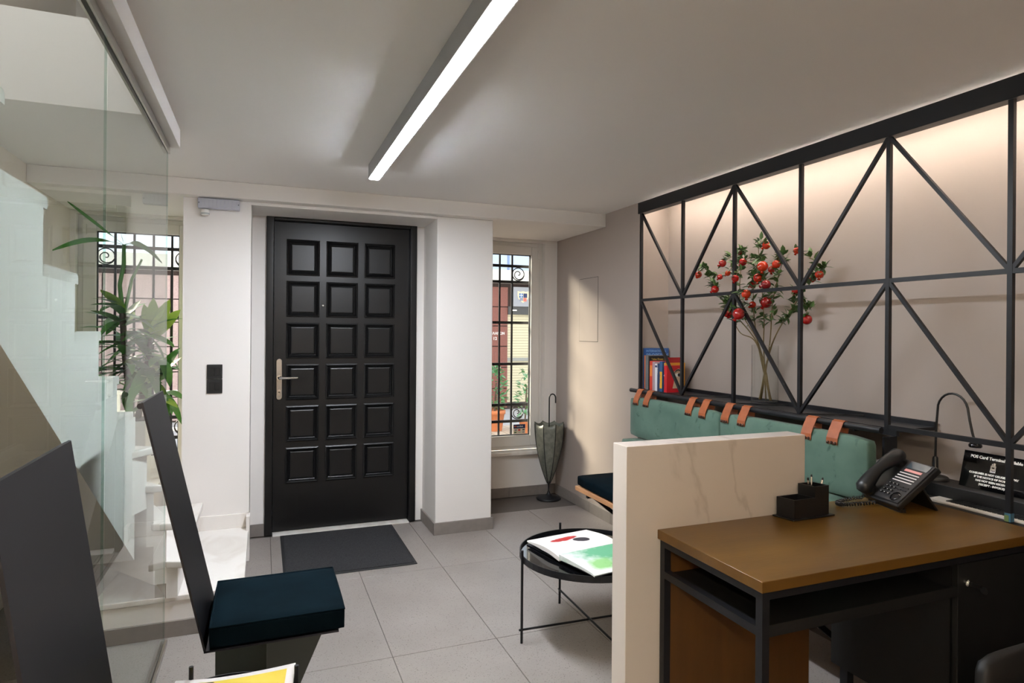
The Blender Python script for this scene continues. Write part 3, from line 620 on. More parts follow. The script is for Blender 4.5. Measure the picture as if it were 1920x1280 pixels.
# ------------------------------------------------------------------ round tables
def round_table(c, r, h, rot, label, legh):
    t = root('round_table', (c[0], c[1], 0), label, 'table', 'round black tray tables')
    mk('tray', B().lathe([(r-.004, h-.018), (r-.004, h-.012)], (c[0], c[1], 0), 56), glossblack, t)
    mk('rim', B().lathe([(r-.004, h-.028), (r, h-.028), (r, h), (r-.004, h)], (c[0], c[1], 0), 56, closed=True, smooth=False), blackmetal, t)
    rl = r+.007; ends = []
    for k in range(4):
        a = rot+k*math.pi/2; x, y = c[0]+rl*math.cos(a), c[1]+rl*math.sin(a)
        mk('leg', B().tube([(x, y, 0), (x, y, legh)], .0058, 10), blackmetal, t); ends.append((c[0]+(rl+.012)*math.cos(a), c[1]+(rl+.012)*math.sin(a)))
    for i, dz in ((0, .058), (1, .068)):
        mk('crossbar', B().tube([ends[i]+(dz,), ends[i+2]+(dz,)], .005, 8), blackmetal, t)
    return t
c1 = (1.372, 2.518); rot1 = math.atan2(2.53*1-c1[1], 1.058-c1[0])
round_table(c1, .312, .372, rot1, 'round black tray table carrying the open picture book', .402)
c2 = (-.085, 1.665)
round_table(c2, .185, .430, math.atan2(1.84-c2[1], -.17-c2[0]), 'small round black tray table carrying the yellow magazine', .470)

# open picture book on the round table
bk = root('open_book', (1.36, 2.50, .355), 'open picture book with red and green watercolour pages', 'book')
A = Vector((1.147, 2.699, 0)); Bp = Vector((1.184, 2.435, 0)); Cp = Vector((1.237, 2.219, 0))
e1 = (Vector((1.46, 2.745, 0))-A).normalized(); Lw = .34
zb = .3605
def page(q0, q1, zf, th, m, name, parent, n=14, za=0, zz=0):
    b = B(); top = []; bot = []
    for i in range(n+1):
        t = i/n; p = q0.lerp(q1, t); zo = za+(zz-za)*t; z = zf(t)+zo
        for s_ in (0, 1):
            q = p+e1*(Lw*s_); top.append((q.x, q.y, z)); bot.append((q.x, q.y, max(z-th(t), zb+.0005+zo)))
    vs = top+bot; k = len(top); fs = []
    for i in range(n):
        a = 2*i; fs += [(a, a+1, a+3, a+2), (k+a+2, k+a+3, k+a+1, k+a), (a, a+2, k+a+2, k+a), (a+3, a+1, k+a+1, k+a+3)]
    fs += [(1, 0, k, k+1), (2*n, 2*n+1, k+2*n+1, k+2*n)]
    return mk(name, b.add(vs, fs), m, parent)
lift = .022
fz1 = lambda t: zb+.022+.016*math.sin(math.pi*min(1, t*1.02))*(.4+.6*t)
fz2 = lambda t: zb+.026*(1-t)**.6+.007
cov = mat('book_cover', (22, 24, 36), .4)
page(A+(A-Bp)*.01, Cp+(Cp-Bp)*.01, lambda t: zb+.004, lambda t: .0035, cov, 'cover', bk, zz=.0132)
# page artwork: procedural flat print driven by object coordinates
def artmat(name, blobs, base):
    m = mat(name, base, .55); nt = m.node_tree; n = nt.nodes; L = nt.links; p = n['Principled BSDF']; cur = None
    tc = n['Texture Coordinate']
    nz = n.new('ShaderNodeTexNoise'); nz.inputs['Scale'].default_value = 34; nz.inputs['Detail'].default_value = 6; L.new(tc.outputs['Object'], nz.inputs['Vector'])
    rgb = n.new('ShaderNodeRGB'); rgb.outputs[0].default_value = lin(base)+(1,); cur = rgb.outputs[0]
    for (bx, by, rx_, ry_, ang, col, soft, nf) in blobs:
        mp = n.new('ShaderNodeMapping'); mp.vector_type = 'TEXTURE'; mp.inputs['Location'].default_value = (bx, by, 0); mp.inputs['Rotation'].default_value = (0, 0, ang); mp.inputs['Scale'].default_value = (rx_, ry_, 1000)
        L.new(tc.outputs['Object'], mp.inputs[0])
        ln = n.new('ShaderNodeVectorMath'); ln.operation = 'LENGTH'; L.new(mp.outputs[0], ln.inputs[0])
        ad = n.new('ShaderNodeMath'); ad.operation = 'MULTIPLY_ADD'; L.new(nz.outputs['Fac'], ad.inputs[0]); ad.inputs[1].default_value = nf; L.new(ln.outputs['Value'], ad.inputs[2])
        mr = n.new('ShaderNodeMapRange'); mr.inputs[1].default_value = 1+nf/2-soft; mr.inputs[2].default_value = 1+nf/2+soft; mr.inputs[3].default_value = 1; mr.inputs[4].default_value = 0; L.new(ad.outputs[0], mr.inputs[0])
        mx = n.new('ShaderNodeMix'); mx.data_type = 'RGBA'; L.new(mr.outputs[0], mx.inputs[0]); L.new(cur, mx.inputs[6]); mx.inputs[7].default_value = lin(col)+(1,); cur = mx.outputs[2]
    L.new(cur, p.inputs['Base Color']); return m
O = ORG[bk.name]
def bo(x, y): return (x-O.x, y-O.y)
art1 = artmat('page_art_shoe', [bo(1.300, 2.628)+(.075, .026, .30, (186, 34, 34), .06, .9), bo(1.372, 2.590)+(.040, .030, -.2, (42, 40, 52), .05, .3)], (236, 231, 227))
art2 = artmat('page_art_green', [bo(1.46, 2.40)+(.22, .10, -.2, (104, 178, 138), .35, .9), bo(1.32, 2.30)+(.06, .045, .3, (150, 206, 132), .3, .7), bo(1.50, 2.30)+(.12, .08, .3, (84, 168, 92), .4, .9)], (232, 236, 232))
page(A, Bp, fz1, lambda t: .019 if t > .5 else .006+.026*t, art1, 'page_block', bk, zz=.0072)
page(Bp, Cp, fz2, lambda t: .007+.015*(1-t), art2, 'page_block', bk, za=.0072, zz=.0132)

# magazine on the small table: lifted, curling corner
mg = root('magazine', (-.06, 1.66, .42), 'yellow covered magazine with curled corner on the small table', 'magazine')
m0 = Vector((-.205, 1.838, 0)); m1 = Vector((.088, 1.802, 0)); mu = (m1-m0); mw = mu.length; mu.normalize(); mv = Vector((mu.y, -mu.x, 0))
b = B(); n1, n2 = 14, 14; top = []
for i in range(n1+1):
    for j in range(n2+1):
        u, v = i/n1, j/n2; z = .4235+.012+.030*max(0, u-.35)**1.6*max(0, 1-v*1.6)+.018*max(0, .25-u)*max(0, 1-v*2)
        top.append(m0+mu*(mw*u)+mv*(.28*v)+Vector((0, 0, z)))
k = len(top); vs = top+[Vector((p.x, p.y, p.z-.010)) for p in top]; fs = []; w_ = n2+1
for i in range(n1):
    for j in range(n2):
        a = i*w_+j; fs += [(a, a+1, a+w_+1, a+w_)[::-1], (k+a, k+a+1, k+a+w_+1, k+a+w_)]
for j in range(n2): fs += [(j, j+1, k+j+1, k+j), (n1*w_+j+1, n1*w_+j, k+n1*w_+j, k+n1*w_+j+1)]
for i in range(n1): fs += [((i+1)*w_, i*w_, k+i*w_, k+(i+1)*w_), (i*w_+n2, (i+1)*w_+n2, k+(i+1)*w_+n2, k+i*w_+n2)]
mk('pages', b.add(vs, fs, True), mat('magazine_paper', (212, 206, 202), .5, var=.02), mg)
def surf(u, v, up=.0012):
    z = .4235+.012+.030*max(0, u-.35)**1.6*max(0, 1-v*1.6)+.018*max(0, .25-u)*max(0, 1-v*2)
    return m0+mu*(mw*u)+mv*(.28*v)+Vector((0, 0, z+up))
def patch(name, u0, u1, v0, v1, m, up=.0012, n=12):
    vs = [surf(u0+(u1-u0)*i/n, v0+(v1-v0)*j/n, up) for i in range(n+1) for j in range(n+1)]
    return mk(name, B().add(vs, [((i*(n+1)+j), ((i+1)*(n+1)+j), ((i+1)*(n+1)+j+1), (i*(n+1)+j+1))[::-1] for i in range(n) for j in range(n)], True), m, mg)
patch('cover_picture', .10, .93, .07, .95, mat('yellow_print', (206, 176, 28), .4, rgb2=(224, 200, 80), scale=9))
def stroke(pts, w, m=blackplastic):
    q = [surf(u, v, .002) for u, v in pts]; mk('lettering', B().tube(q, w, 6), m, mg)
stroke([(.10, .115), (.07, .17)], .0008)
stroke([(.09+.10*t, .125-.03*math.sin(math.pi*t)) for t in [i/8 for i in range(9)]], [.0006+.0026*math.sin(math.pi*i/8) for i in range(9)])
stroke([(.19+.14*t, .125-.02*math.sin(math.pi*.5*t)-.012*t*t) for t in [i/8 for i in range(9)]], [.0006+.0026*math.sin(math.pi*i/8) for i in range(9)])
stroke([(.16+.12*t, .15+.2*t) for t in [i/8 for i in range(9)]], .0024)

# ------------------------------------------------------------------ folded steel chairs
satin = mat('satin_steel', (84, 86, 79), .3, 1, var=.05, scale=4)
def steel_chair(ox, oy, lean, label):
    ch = root('steel_chair', (ox+.05, oy+.195, 0), label, 'chair', 'folded dark steel chairs')
    xb = -.154+ox; y0, y1 = oy, oy+.392; zs_ = .383; zt = 1.136; xt = xb-lean
    th = .006
    bk_ = B().prism([(xb, y0, zs_), (xt, y0, zt), (xt-.004, y0, zt+.001), (xt-.0055, y0, zt-.004), (xb-th+.001, y0, zs_-.006), (xb, y0, zs_-.006)], (0, y1-y0, 0))
    mk('backrest', bk_, darkmetal, ch)
    mk('top_roll', B().tube([(xt-.0075, y0+.001, zt-.010), (xt-.0075, y1-.001, zt-.010)], .0085, 14), darkmetal, ch)
    mk('seat', B().box(xb-.005, xb+.388, y0, y1, zs_-.006, zs_), darkmetal, ch)
    cu = cushion(B(), xb+.008, xb+.408, y0+.004, y1-.004, zs_+.001, zs_+.067, .005, .006)
    mk('seat_pad', cu, navy, ch)
    pz = zs_+.066; cc = [(xb+.010, y0+.006), (xb+.406, y0+.006), (xb+.406, y1-.006), (xb+.010, y1-.006), (xb+.010, y0+.006)]
    mk('piping', B().tube([(x, y, pz-.001) for x, y in cc], .0035, 6), navy, ch)
    J = Vector((xb+.175, y0+.11, 0)); Lw_ = Vector((xb+.01, y0+.33, 0)); Rw = Vector((xb+.375, y0+.20, 0))
    def wing(a, e, pts, nm):
        u = (e-a); nrm = Vector((-u.y, u.x, 0)).normalized()*.005
        mk(nm, B().prism([a+u*s_+Vector((0, 0, z)) for s_, z in pts], nrm), satin, ch)
    wing(J, Lw_, [(0, .004), (1, .004), (1, .31), (.8, .377), (0, .377)], 'pedestal_plate')
    wing(J, Rw, [(0, .004), (.35, .004), (.45, .12), (1, .34), (1, .377), (0, .377)], 'pedestal_plate')
    mk('base_plate', B().box(xb+.02, xb+.36, y0+.06, y0+.36, 0, .004), darkmetal, ch)
steel_chair(0, 2.10, .170, 'tall dark steel chair with navy velvet pad facing the door mat')
steel_chair(-.0745, 1.04, .112, 'tall dark steel chair whose plain back stands by the glass')

# ------------------------------------------------------------------ door mat, umbrella stand, small wall things
md = root('door_mat', (.475, 4.0, 0), 'charcoal ribbed door mat in front of the black door', 'mat')
mk('border', B().box(.112, .842, 3.605, 4.392, 0.0003, .006), rubber, md, bevel=.002)
mk('pile', B().box(.128, .826, 3.621, 4.376, .006, .010), matm, md)
us = root('umbrella_stand', (2.165, 4.655, 0), 'metal umbrella stand shaped like a folded umbrella with hooked handle', 'umbrella stand')
ux_, uy_ = 2.165, 4.655
mk('base', B().lathe([(.098, 0), (.100, .006), (.085, .016), (.035, .026), (.014, .044), (.010, .06)], (ux_, uy_, 0), 36), blackmetal, us)
mk('pole', B().tube([(ux_, uy_, .05), (ux_, uy_, .14)], .006, 10), blackmetal, us)
seg, nz_ = 64, 18; vs = []
for i in range(nz_+1):
    t = i/nz_; z = .125+t*.475
    for k in range(seg):
        a = k*2*math.pi/seg; s8 = abs(math.sin(4*a)); rr = (.010+.115*math.sin(t*math.pi*.5)**.85)*(1-.10*t*s8); zz = z+(.018*(1-s8*1.0) if i == nz_ else .018*(1-s8)*t**6)
        vs.append((ux_+rr*math.cos(a), uy_+rr*math.sin(a), zz))
fs = [(i*seg+k, i*seg+(k+1) % seg, (i+1)*seg+(k+1) % seg, (i+1)*seg+k) for i in range(nz_) for k in range(seg)]
can = mk('body', B().add(vs, fs, True), mat('aged_metal', (92, 96, 88), .5, .3, rgb2=(124, 126, 116), scale=30, bump=.2), us)
sol = can.modifiers.new('solid', 'SOLIDIFY'); sol.thickness = .002
for k in range(8):
    a = k*math.pi/4; mk('rib', B().tube([(ux_+(.0115+.115*math.sin(t*math.pi*.5)**.85)*math.cos(a), uy_+(.0115+.115*math.sin(t*math.pi*.5)**.85)*math.sin(a), .125+t*.493) for t in [i/12 for i in range(13)]], .003, 6), blackmetal, us)
mk('handle', B().tube([(ux_-.0, uy_, .14), (ux_, uy_, .815)]+[(ux_+.028-.028*math.cos(math.pi*i/10), uy_, .815+.034*math.sin(math.pi*i/10)) for i in range(1, 11)]+[(ux_+.056, uy_, .775)], .0055, 10), blackmetal, us)
sp = root('light_switch', (-.2635, 4.08, .977), 'double black light switch plate on the white pillar', 'switch')
for z0 in (.977, 1.0625):
    mk('plate', B().box(-.305, -.222, 4.072, 4.0795, z0+.0005, z0+.084), blackmatte, sp, bevel=.002)
    for x in (-.290, -.263): mk('rocker', B().box(x, x+.026, 4.068, 4.072, z0+.018, z0+.066), blackplastic, sp, bevel=.0015)
el = root('emergency_light', (-.246, 4.06, 2.05), 'grey emergency light box with motion sensor above the switch', 'light fixture')
mk('body', B().box(-.357, -.134, 4.036, 4.0795, 2.052, 2.112), mat('grey_diffuser', (176, 178, 190), .4, rgb2=(190, 192, 204), scale=30), el, bevel=.006)
for k in range(9): mk('lens_rib', B().box(-.335+.0205*k, -.321+.0205*k, 4.033, 4.036, 2.06, 2.104), mat('lens%d' % k, (186, 188, 198), .35), el)
for x in (-.350, -.141): mk('screw', B().lathe([(.003, 0), (.003, .002)], (x, 4.036, 2.082), 8, (0, -1, 0)), blackplastic, el)
mk('sensor', B().lathe([(.018, 0), (.022, .006), (.023, .026), (.018, .034)], (-.318, 4.052, 2.012), 18), pvc, el)
mk('sensor_eye', B().lathe([(.0225, 0), (.0235, .010)], (-.318, 4.052, 2.016), 18), mat('sensor_grey', (170, 176, 176), .3), el)
wp = root('access_panel', (XR, 4.25, 1.282), 'flush access panel outlined on the taupe wall', 'panel')
mk('gap', B().box(XR-.0008, XR-.0001, 4.104, 4.399, 1.282, 1.766), blackmatte, wp)
mk('cover', B().box(XR-.0016, XR-.0007, 4.107, 4.396, 1.285, 1.763), taupe, wp)

# ------------------------------------------------------------------ shelf books
def book(y1, th, h, depth, rgb, label, x0=2.325, rough=.4, tilt=0, pages=True):
    bb = root('book', (x0+depth/2, y1-th/2, .983), label, 'book', 'books on the niche shelf')
    m = mat('cover_'+str(rgb), rgb, rough, var=.04, scale=12); z0 = .9835
    y0 = y1-th
    mk('cover', B().box(x0, x0+.0015, y0, y1, z0, z0+h).box(x0+.0015, x0+depth, y0, y0+.0012, z0, z0+h).box(x0+.0015, x0+depth, y1-.0012, y1, z0, z0+h), m, bb)
    mk('page_block', B().box(x0+.0015, x0+depth-.003, y0+.0012, y1-.0012, z0+.002, z0+h-.003), paperw, bb)
    return bb, y0, z0, h, x0
Y = 3.545; UXc, UZ = (1, 0, 0), (0, 0, 1)
q = book(Y, .016, .268, .19, (46, 88, 148), 'tall blue property yearbook at the end of the shelf row'); Y = q[1]-.001
text('title', 'INTERNATIONAL', .020, (2.338, Y+.0004, .9835+.243), UXc, UZ, flat('title_blue', (120, 160, 206)), q[0], bold=.0002)
text('title', 'PROPERTY', .036, (2.338, Y+.0004, .9835+.208), UXc, UZ, flat('title_blue', (120, 160, 206)), q[0], bold=.0004)
q = book(Y, .010, .222, .14, (214, 108, 44), 'thin orange paperback next to the blue yearbook'); Y = q[1]-.001
q = book(Y, .034, .222, .155, (112, 114, 116), 'thick grey paperback next to the thin orange one'); Y = q[1]-.001
q = book(Y, .014, .219, .150, (30, 28, 28), 'black covered paperback with gold title lettering'); Y = q[1]-.001
text('title', 'Tales From The', .020, (2.337, Y+.0004, .9835+.192), UXc, UZ, flat('title_gold', (168, 140, 60)), q[0], bold=.0002)
q = book(Y, .030, .187, .12, (206, 64, 44), 'red orange spined paperback before the lilac one'); Y = q[1]-.001
mk('spine_band', B().box(2.3242, 2.3252, q[1]+.004, q[1]+.026, q[2]+.09, q[2]+.16), flat('band_orange', (232, 140, 60)), q[0])
q = book(Y, .026, .184, .12, (170, 146, 152), 'pale lilac paperback beside the red orange spine'); Y = q[1]-.001
q = book(Y, .026, .172, .12, (222, 222, 226), 'white spined paperback in the shelf row'); Y = q[1]-.001
mk('spine_band', B().box(2.3242, 2.3252, q[1]+.002, q[1]+.024, q[2]+.15, q[2]+.162), flat('band_navy', (36, 56, 96)), q[0])
q = book(Y, .024, .175, .12, (34, 58, 92), 'dark blue spined paperback with white lettering'); Y = q[1]-.001
text('title', 'BELT', .022, (2.3244, q[1]+.020, q[2]+.15), (0, 0, -1), (0, 1, 0), whiteprint, q[0])
q = book(Y, .028, .190, .125, (40, 84, 130), 'blue paperback with broad yellow spine band'); Y = q[1]-.001
mk('spine_band', B().box(2.3242, 2.3252, q[1]+.002, q[1]+.026, q[2]+.02, q[2]+.125), flat('band_yellow', (226, 168, 42)), q[0])
text('title', 'GUIDE', .020, (2.3240, q[1]+.020, q[2]+.11), (0, 0, -1), (0, 1, 0), flat('band_navy', (36, 56, 96)), q[0])
q = book(Y, .010, .215, .120, (150, 28, 34), 'tall dark red hardback behind the amber paperback', x0=2.345); Y = q[1]-.001
q = book(Y, .010, .182, .150, (206, 148, 44), 'wide amber paperback behind the eye cover', x0=2.33); Y = q[1]-.001
q = book(Y, .030, .166, .125, (196, 30, 40), 'red paperback with a large eye on the cover', x0=2.322); y_ = q[1]-.0005; z_ = q[2]
text('title', 'A', .018, (2.3214, q[1]+.022, z_+.11), (0, 0, -1), (0, 1, 0), whiteprint, q[0])
mk('face_print', B().prism([(2.365, y_, z_+.025), (2.440, y_, z_+.025), (2.442, y_, z_+.140), (2.405, y_, z_+.148), (2.372, y_, z_+.128), (2.378, y_, z_+.09)], (0, -.0004, 0)), flat('face_tone', (206, 178, 148)), q[0])
mk('eye_print', B().prism([(2.410+.030*math.cos(a), y_-.0005, z_+.108+.012*math.sin(a)) for a in [i*math.pi/8 for i in range(16)]], (0, -.0003, 0)), whiteprint, q[0])
mk('eye_print', B().prism([(2.412+.011*math.cos(a), y_-.0009, z_+.108+.011*math.sin(a)) for a in [i*math.pi/8 for i in range(16)]], (0, -.0003, 0)), flat('iris', (40, 34, 34)), q[0])
mk('eye_print', B().tube([(2.374+.062*t, y_-.0008, z_+.118+.022*math.sin(math.pi*t)) for t in [i/8 for i in range(9)]], [.001+.003*math.sin(math.pi*i/8) for i in range(9)], 6), flat('iris', (40, 34, 34)), q[0])

# ------------------------------------------------------------------ vase with pomegranate branches
vc = Vector((2.430, 2.572, .9835))
va = root('glass_vase', vc, 'tall clear glass cylinder vase holding pomegranate branches', 'vase')
mk('wall', B().lathe([(.066, 0), (.068, .003), (.068, .308), (.067, .310), (.065, .308), (.064, .018), (1e-4, .016)], vc, 40), vaseglass, va)
def leafmesh(l, w):
    return B().add([(0, 0, 0), (l*.3, -w*.42, .12*w), (l*.3, w*.42, .12*w), (l*.65, -w*.36, .1*w), (l*.65, w*.36, .1*w), (l, 0, -.15*w), (l*.3, 0, 0), (l*.65, 0, -.04*w)],
                   [(0, 1, 6), (0, 6, 2), (1, 3, 7, 6), (6, 7, 4, 2), (3, 5, 7), (7, 5, 4)], True)
ORG['_z'] = Vector()
def proto(name, b, m):
    me = bpy.data.meshes.new(name); me.from_pydata(b.v, [], b.f); me.update(); me.materials.append(m)
    for p, sm in zip(me.polygons, b.sm): p.use_smooth = sm
    return me
LEAF = [proto('small_leaf', leafmesh(.034, .017), leafb), proto('small_leaf', leafmesh(.028, .014), leafb)]
def inst(name, me, parent, at, dirv, upr=(0, 0, 1), sc=1, rnd=0):
    o = bpy.data.objects.new(name, me); C.objects.link(o); o.parent = parent
    dx = Vector(dirv).normalized(); u = Vector(upr); 
    if abs(dx.dot(u.normalized())) > .98: u = Vector((1, .3, 0))
    dy = u.cross(dx).normalized(); dz = dx.cross(dy)
    m_ = Matrix((dx, dy, dz)).transposed().to_4x4() @ Matrix.Rotation(rnd, 4, 'X') @ Matrix.Scale(sc, 4)
    m_.translation = Vector(at)-ORG[parent.name]; o.matrix_basis = m_; return o
# fruits hang near the twig ends
FR = [  # x, y, z, radius, kind
 [(2.36, 3.027, 1.693, 0.0187, 'o'), (2.34, 2.857, 1.598, 0.0208, 'r'), (2.4, 2.889, 1.671, 0.0151, 'r')],
 [(2.38, 2.845, 1.743, 0.0202, 'r'), (2.46, 2.791, 1.797, 0.0148, 'r'), (2.44, 2.872, 1.692, 0.0151, 'o'), (2.27, 2.615, 1.636, 0.0179, 'r')],
 [(2.345, 2.758, 1.466, 0.0261, 'r'), (2.255, 2.571, 1.452, 0.0286, 'r'), (2.27, 2.535, 1.552, 0.0216, 'o'), (2.4, 2.632, 1.505, 0.0169, 'o')],
 [(2.4, 2.706, 1.737, 0.0201, 'r'), (2.45, 2.688, 1.614, 0.0172, 'r'), (2.36, 2.552, 1.638, 0.0219, 'o')],
 [(2.36, 2.495, 1.798, 0.0189, 'o'), (2.34, 2.498, 1.692, 0.0256, 'o'), (2.35, 2.485, 1.599, 0.0228, 'd')],
 [(2.38, 2.447, 1.7, 0.02, 'o'), (2.43, 2.53, 1.683, 0.0178, 'o'), (2.4, 2.535, 1.513, 0.0274, 'r')],
 [(2.44, 2.377, 1.762, 0.0158, 'o'), (2.42, 2.221, 1.631, 0.0187, 'o'), (2.45, 2.292, 1.618, 0.0179, 'r')],
 [(2.4, 2.344, 1.562, 0.0168, 'r'), (2.45, 2.321, 1.422, 0.0233, 'r')]]
MID = [(2.39, 2.866, 1.546), (2.43, 2.758, 1.498), (2.38, 2.712, 1.366), (2.42, 2.65, 1.537), (2.4, 2.551, 1.449), (2.41, 2.497, 1.53), (2.43, 2.354, 1.524), (2.44, 2.421, 1.447)]
TOPS = [(2.36, 2.969, 1.734), (2.44, 2.756, 1.805), (2.34, 2.763, 1.54), (2.42, 2.621, 1.744), (2.38, 2.575, 1.822), (2.4, 2.418, 1.737), (2.44, 2.214, 1.667), (2.46, 2.308, 1.484)]
desc = ['pomegranate branch reaching furthest towards the shelf books', 'pomegranate branch bending over towards the shelf books', 'pomegranate branch drooping its big fruit through the lattice', 'bushy pomegranate branch in the middle of the vase', 'tallest pomegranate branch with one fruit at the very top', 'leafy pomegranate branch leaning towards the diagonal brace', 'pomegranate branch reaching behind the post towards the phone', 'lower pomegranate branch with fruit against the niche wall']
for bi, fr_ in enumerate(FR):
    br = root('pomegranate_branch', vc+Vector((0, 0, .02)), desc[bi], 'branch', 'pomegranate branches in the vase')
    a = bi*2.4+.5; foot = vc+Vector((-.045*math.cos(a), -.045*math.sin(a), .022)); mouth = vc+Vector((.035*math.cos(a), .035*math.sin(a), .31))
    top_ = Vector(TOPS[bi]); mid = Vector(MID[bi])
    # keep the mouth crossing on the side the branch goes to
    dm = Vector((mid.x-vc.x, mid.y-vc.y, 0)); dm = dm.normalized()*.045 if dm.length > .045 else dm
    mouth = Vector((vc.x+dm.x, vc.y+dm.y, vc.z+.312)); foot = Vector((vc.x-dm.x*.8, vc.y-dm.y*.8, vc.z+.024))
    def bez(t):
        pts = [foot, mouth, mid, top_]
        # catmull-like piecewise
        sgm = min(2, int(t*3)); u = t*3-sgm; p0 = pts[max(0, sgm-1)]; p1 = pts[sgm]; p2 = pts[sgm+1]; p3 = pts[min(3, sgm+2)]
        return .5*((2*p1)+(p2-p0)*u+(2*p0-5*p1+4*p2-p3)*u*u+(3*p1-p0-3*p2+p3)*u**3)
    main = [bez(i/24) for i in range(25)]
    for p in main: p.x = min(p.x, 2.505)
    mk('stem', B().tube(main, [.0040*(1-.6*i/24) for i in range(25)], 7), stemm, br)
    twigs = [main[12:]]
    for (fx, fy, fz, rad, kd_) in fr_:
        c = Vector((fx, fy, fz))
        near = min(main[9:], key=lambda p: (p-(c+Vector((0, 0, .05)))).length); ctrl = (near+c)/2+Vector((0, 0, .03))
        tw = [near.lerp(ctrl, i/6).lerp(ctrl.lerp(c, i/6), i/6) for i in range(7)]
        mk('twig', B().tube(tw, .0018, 5), stemm, br); twigs.append(tw)
        m_ = {'o': pomorg, 'r': pomred, 'd': pomdark}[kd_]
        ax = Vector((random.uniform(-.7, .1), random.uniform(-.4, .9), random.uniform(-.8, -.2))).normalized()
        f_ = mk('fruit', B().ball(c, rad*1.06, seg=16, rg=10), m_, br)
        cr = B(); cr.lathe([(rad*.32, 0), (rad*.26, rad*.25), (rad*.42, rad*.55), (rad*.22, rad*.3)], c+ax*rad*.9, 10, ax); mk('crown', cr, m_, f_)
    for tw in twigs:
        nl = 52 if tw is twigs[0] else 18
        for i in range(nl):
            p = tw[min(len(tw)-1, int(random.random()*len(tw)))]; p = p+Vector((random.uniform(-.008, .008), random.uniform(-.01, .01), random.uniform(-.008, .008)))
            if p.x > 2.49 or p.z < 1.40: continue
            d_ = Vector((random.uniform(-1, .5), random.uniform(-1, 1), random.uniform(-.4, .9)))
            if p.x+d_.normalized().x*.034 > 2.52: d_.x = -abs(d_.x)
            inst('leaf', random.choice(LEAF), br, p, d_, sc=random.uniform(1.0, 1.65), rnd=random.uniform(-.6, .6))

# ------------------------------------------------------------------ dracaena by the stair window
dp = root('potted_dracaena', (-.77, 4.56, .381), 'tall green dracaena in a white planter before the stair window', 'plant')
mk('planter', B().prism([(-.87, 4.46, .381), (-.67, 4.46, .381), (-.67, 4.66, .381), (-.87, 4.66, .381)], (0, 0, .40)), pvc, dp, bevel=.01)
mk('soil', B().box(-.858, -.682, 4.472, 4.648, .781, .79), soil, dp)
def strap(l, w, droop, n=8, fold=.15):
    b = B(); vs = []
    for i in range(n+1):
        t = i/n; ww = w*(math.sin(math.pi*min(1, .12+t*.88))**.7)*.5+.0004; x = l*(t-.12*droop*t*t); z = -l*droop*t*t
        vs += [(x, -ww, z+fold*ww), (x, 0, z), (x, ww, z+fold*ww)]
    fs = []
    for i in range(n):
        a = i*3; fs += [(a, a+3, a+4, a+1), (a+1, a+4, a+5, a+2)]
    return b.add(vs, fs, True)
DL = [proto('dracaena_leaf', strap(.30, .075, .45), leafd), proto('dracaena_leaf', strap(.26, .075, .25), leafd), proto('dracaena_leaf', strap(.24, .075, .15), leafp), proto('dracaena_leaf', strap(.34, .07, .7), leafd)]
tk = [Vector((-.775, 4.55, .75)), Vector((-.775, 4.55, .95)), Vector((-.80, 4.53, 1.20)), Vector((-.812, 4.52, 1.44)), Vector((-.81, 4.52, 1.48))]
mk('trunk', B().tube(tk, [.024, .022, .018, .018, .016], 10), bark, dp)
mk('trunk', B().tube([Vector((-.74, 4.58, .75)), Vector((-.70, 4.57, 1.0)), Vector((-.66, 4.55, 1.3))], [.02, .018, .014], 10), bark, dp)
s1 = [Vector((-.812, 4.52, 1.46)), Vector((-.825, 4.50, 1.62)), Vector((-.80, 4.48, 1.75)), Vector((-.797, 4.46, 1.865))]
mk('stalk', B().tube(s1, [.014, .012, .012, .010], 8), leafd, dp)
mk('stalk', B().tube([Vector((-.80, 4.52, 1.46)), Vector((-.76, 4.50, 1.66)), Vector((-.70, 4.46, 1.78))], [.011, .009, .006], 8), leafd, dp)
tip = s1[-1]
def longleaf(a, b_, w, up_, m):
    pts = []; n = 10; b = B(); vs = []
    for i in range(n+1):
        t = i/n; p = a.lerp(b_, t)+Vector((0, 0, up_*math.sin(math.pi*t))); ww = (.0015 if t < .28 else w*math.sin(math.pi*min(1, (t-.2)/.82))**.6)*.5+.0005; s_ = (b_-a).cross(Vector((0, 0, 1))).normalized()*ww*.35+Vector((0, 0, ww))
        vs += [p-s_, p+s_]
    mk('leaf', b.add(vs, [(2*i, 2*i+2, 2*i+3, 2*i+1) for i in range(n)], True), m, dp)
longleaf(tip, Vector((-1.06, 4.34, 2.085)), .026, .0, leafd); longleaf(tip, Vector((-1.12, 4.30, 1.795)), .030, .045, leafd)
longleaf(tip, Vector((-.585, 4.42, 1.76)), .034, .045, leafd); longleaf(tip, Vector((-.63, 4.40, 1.80)), .028, .04, leafd); longleaf(tip, Vector((-.80, 4.40, 1.92)), .02, .0, leafd)
rng = random.Random(3)
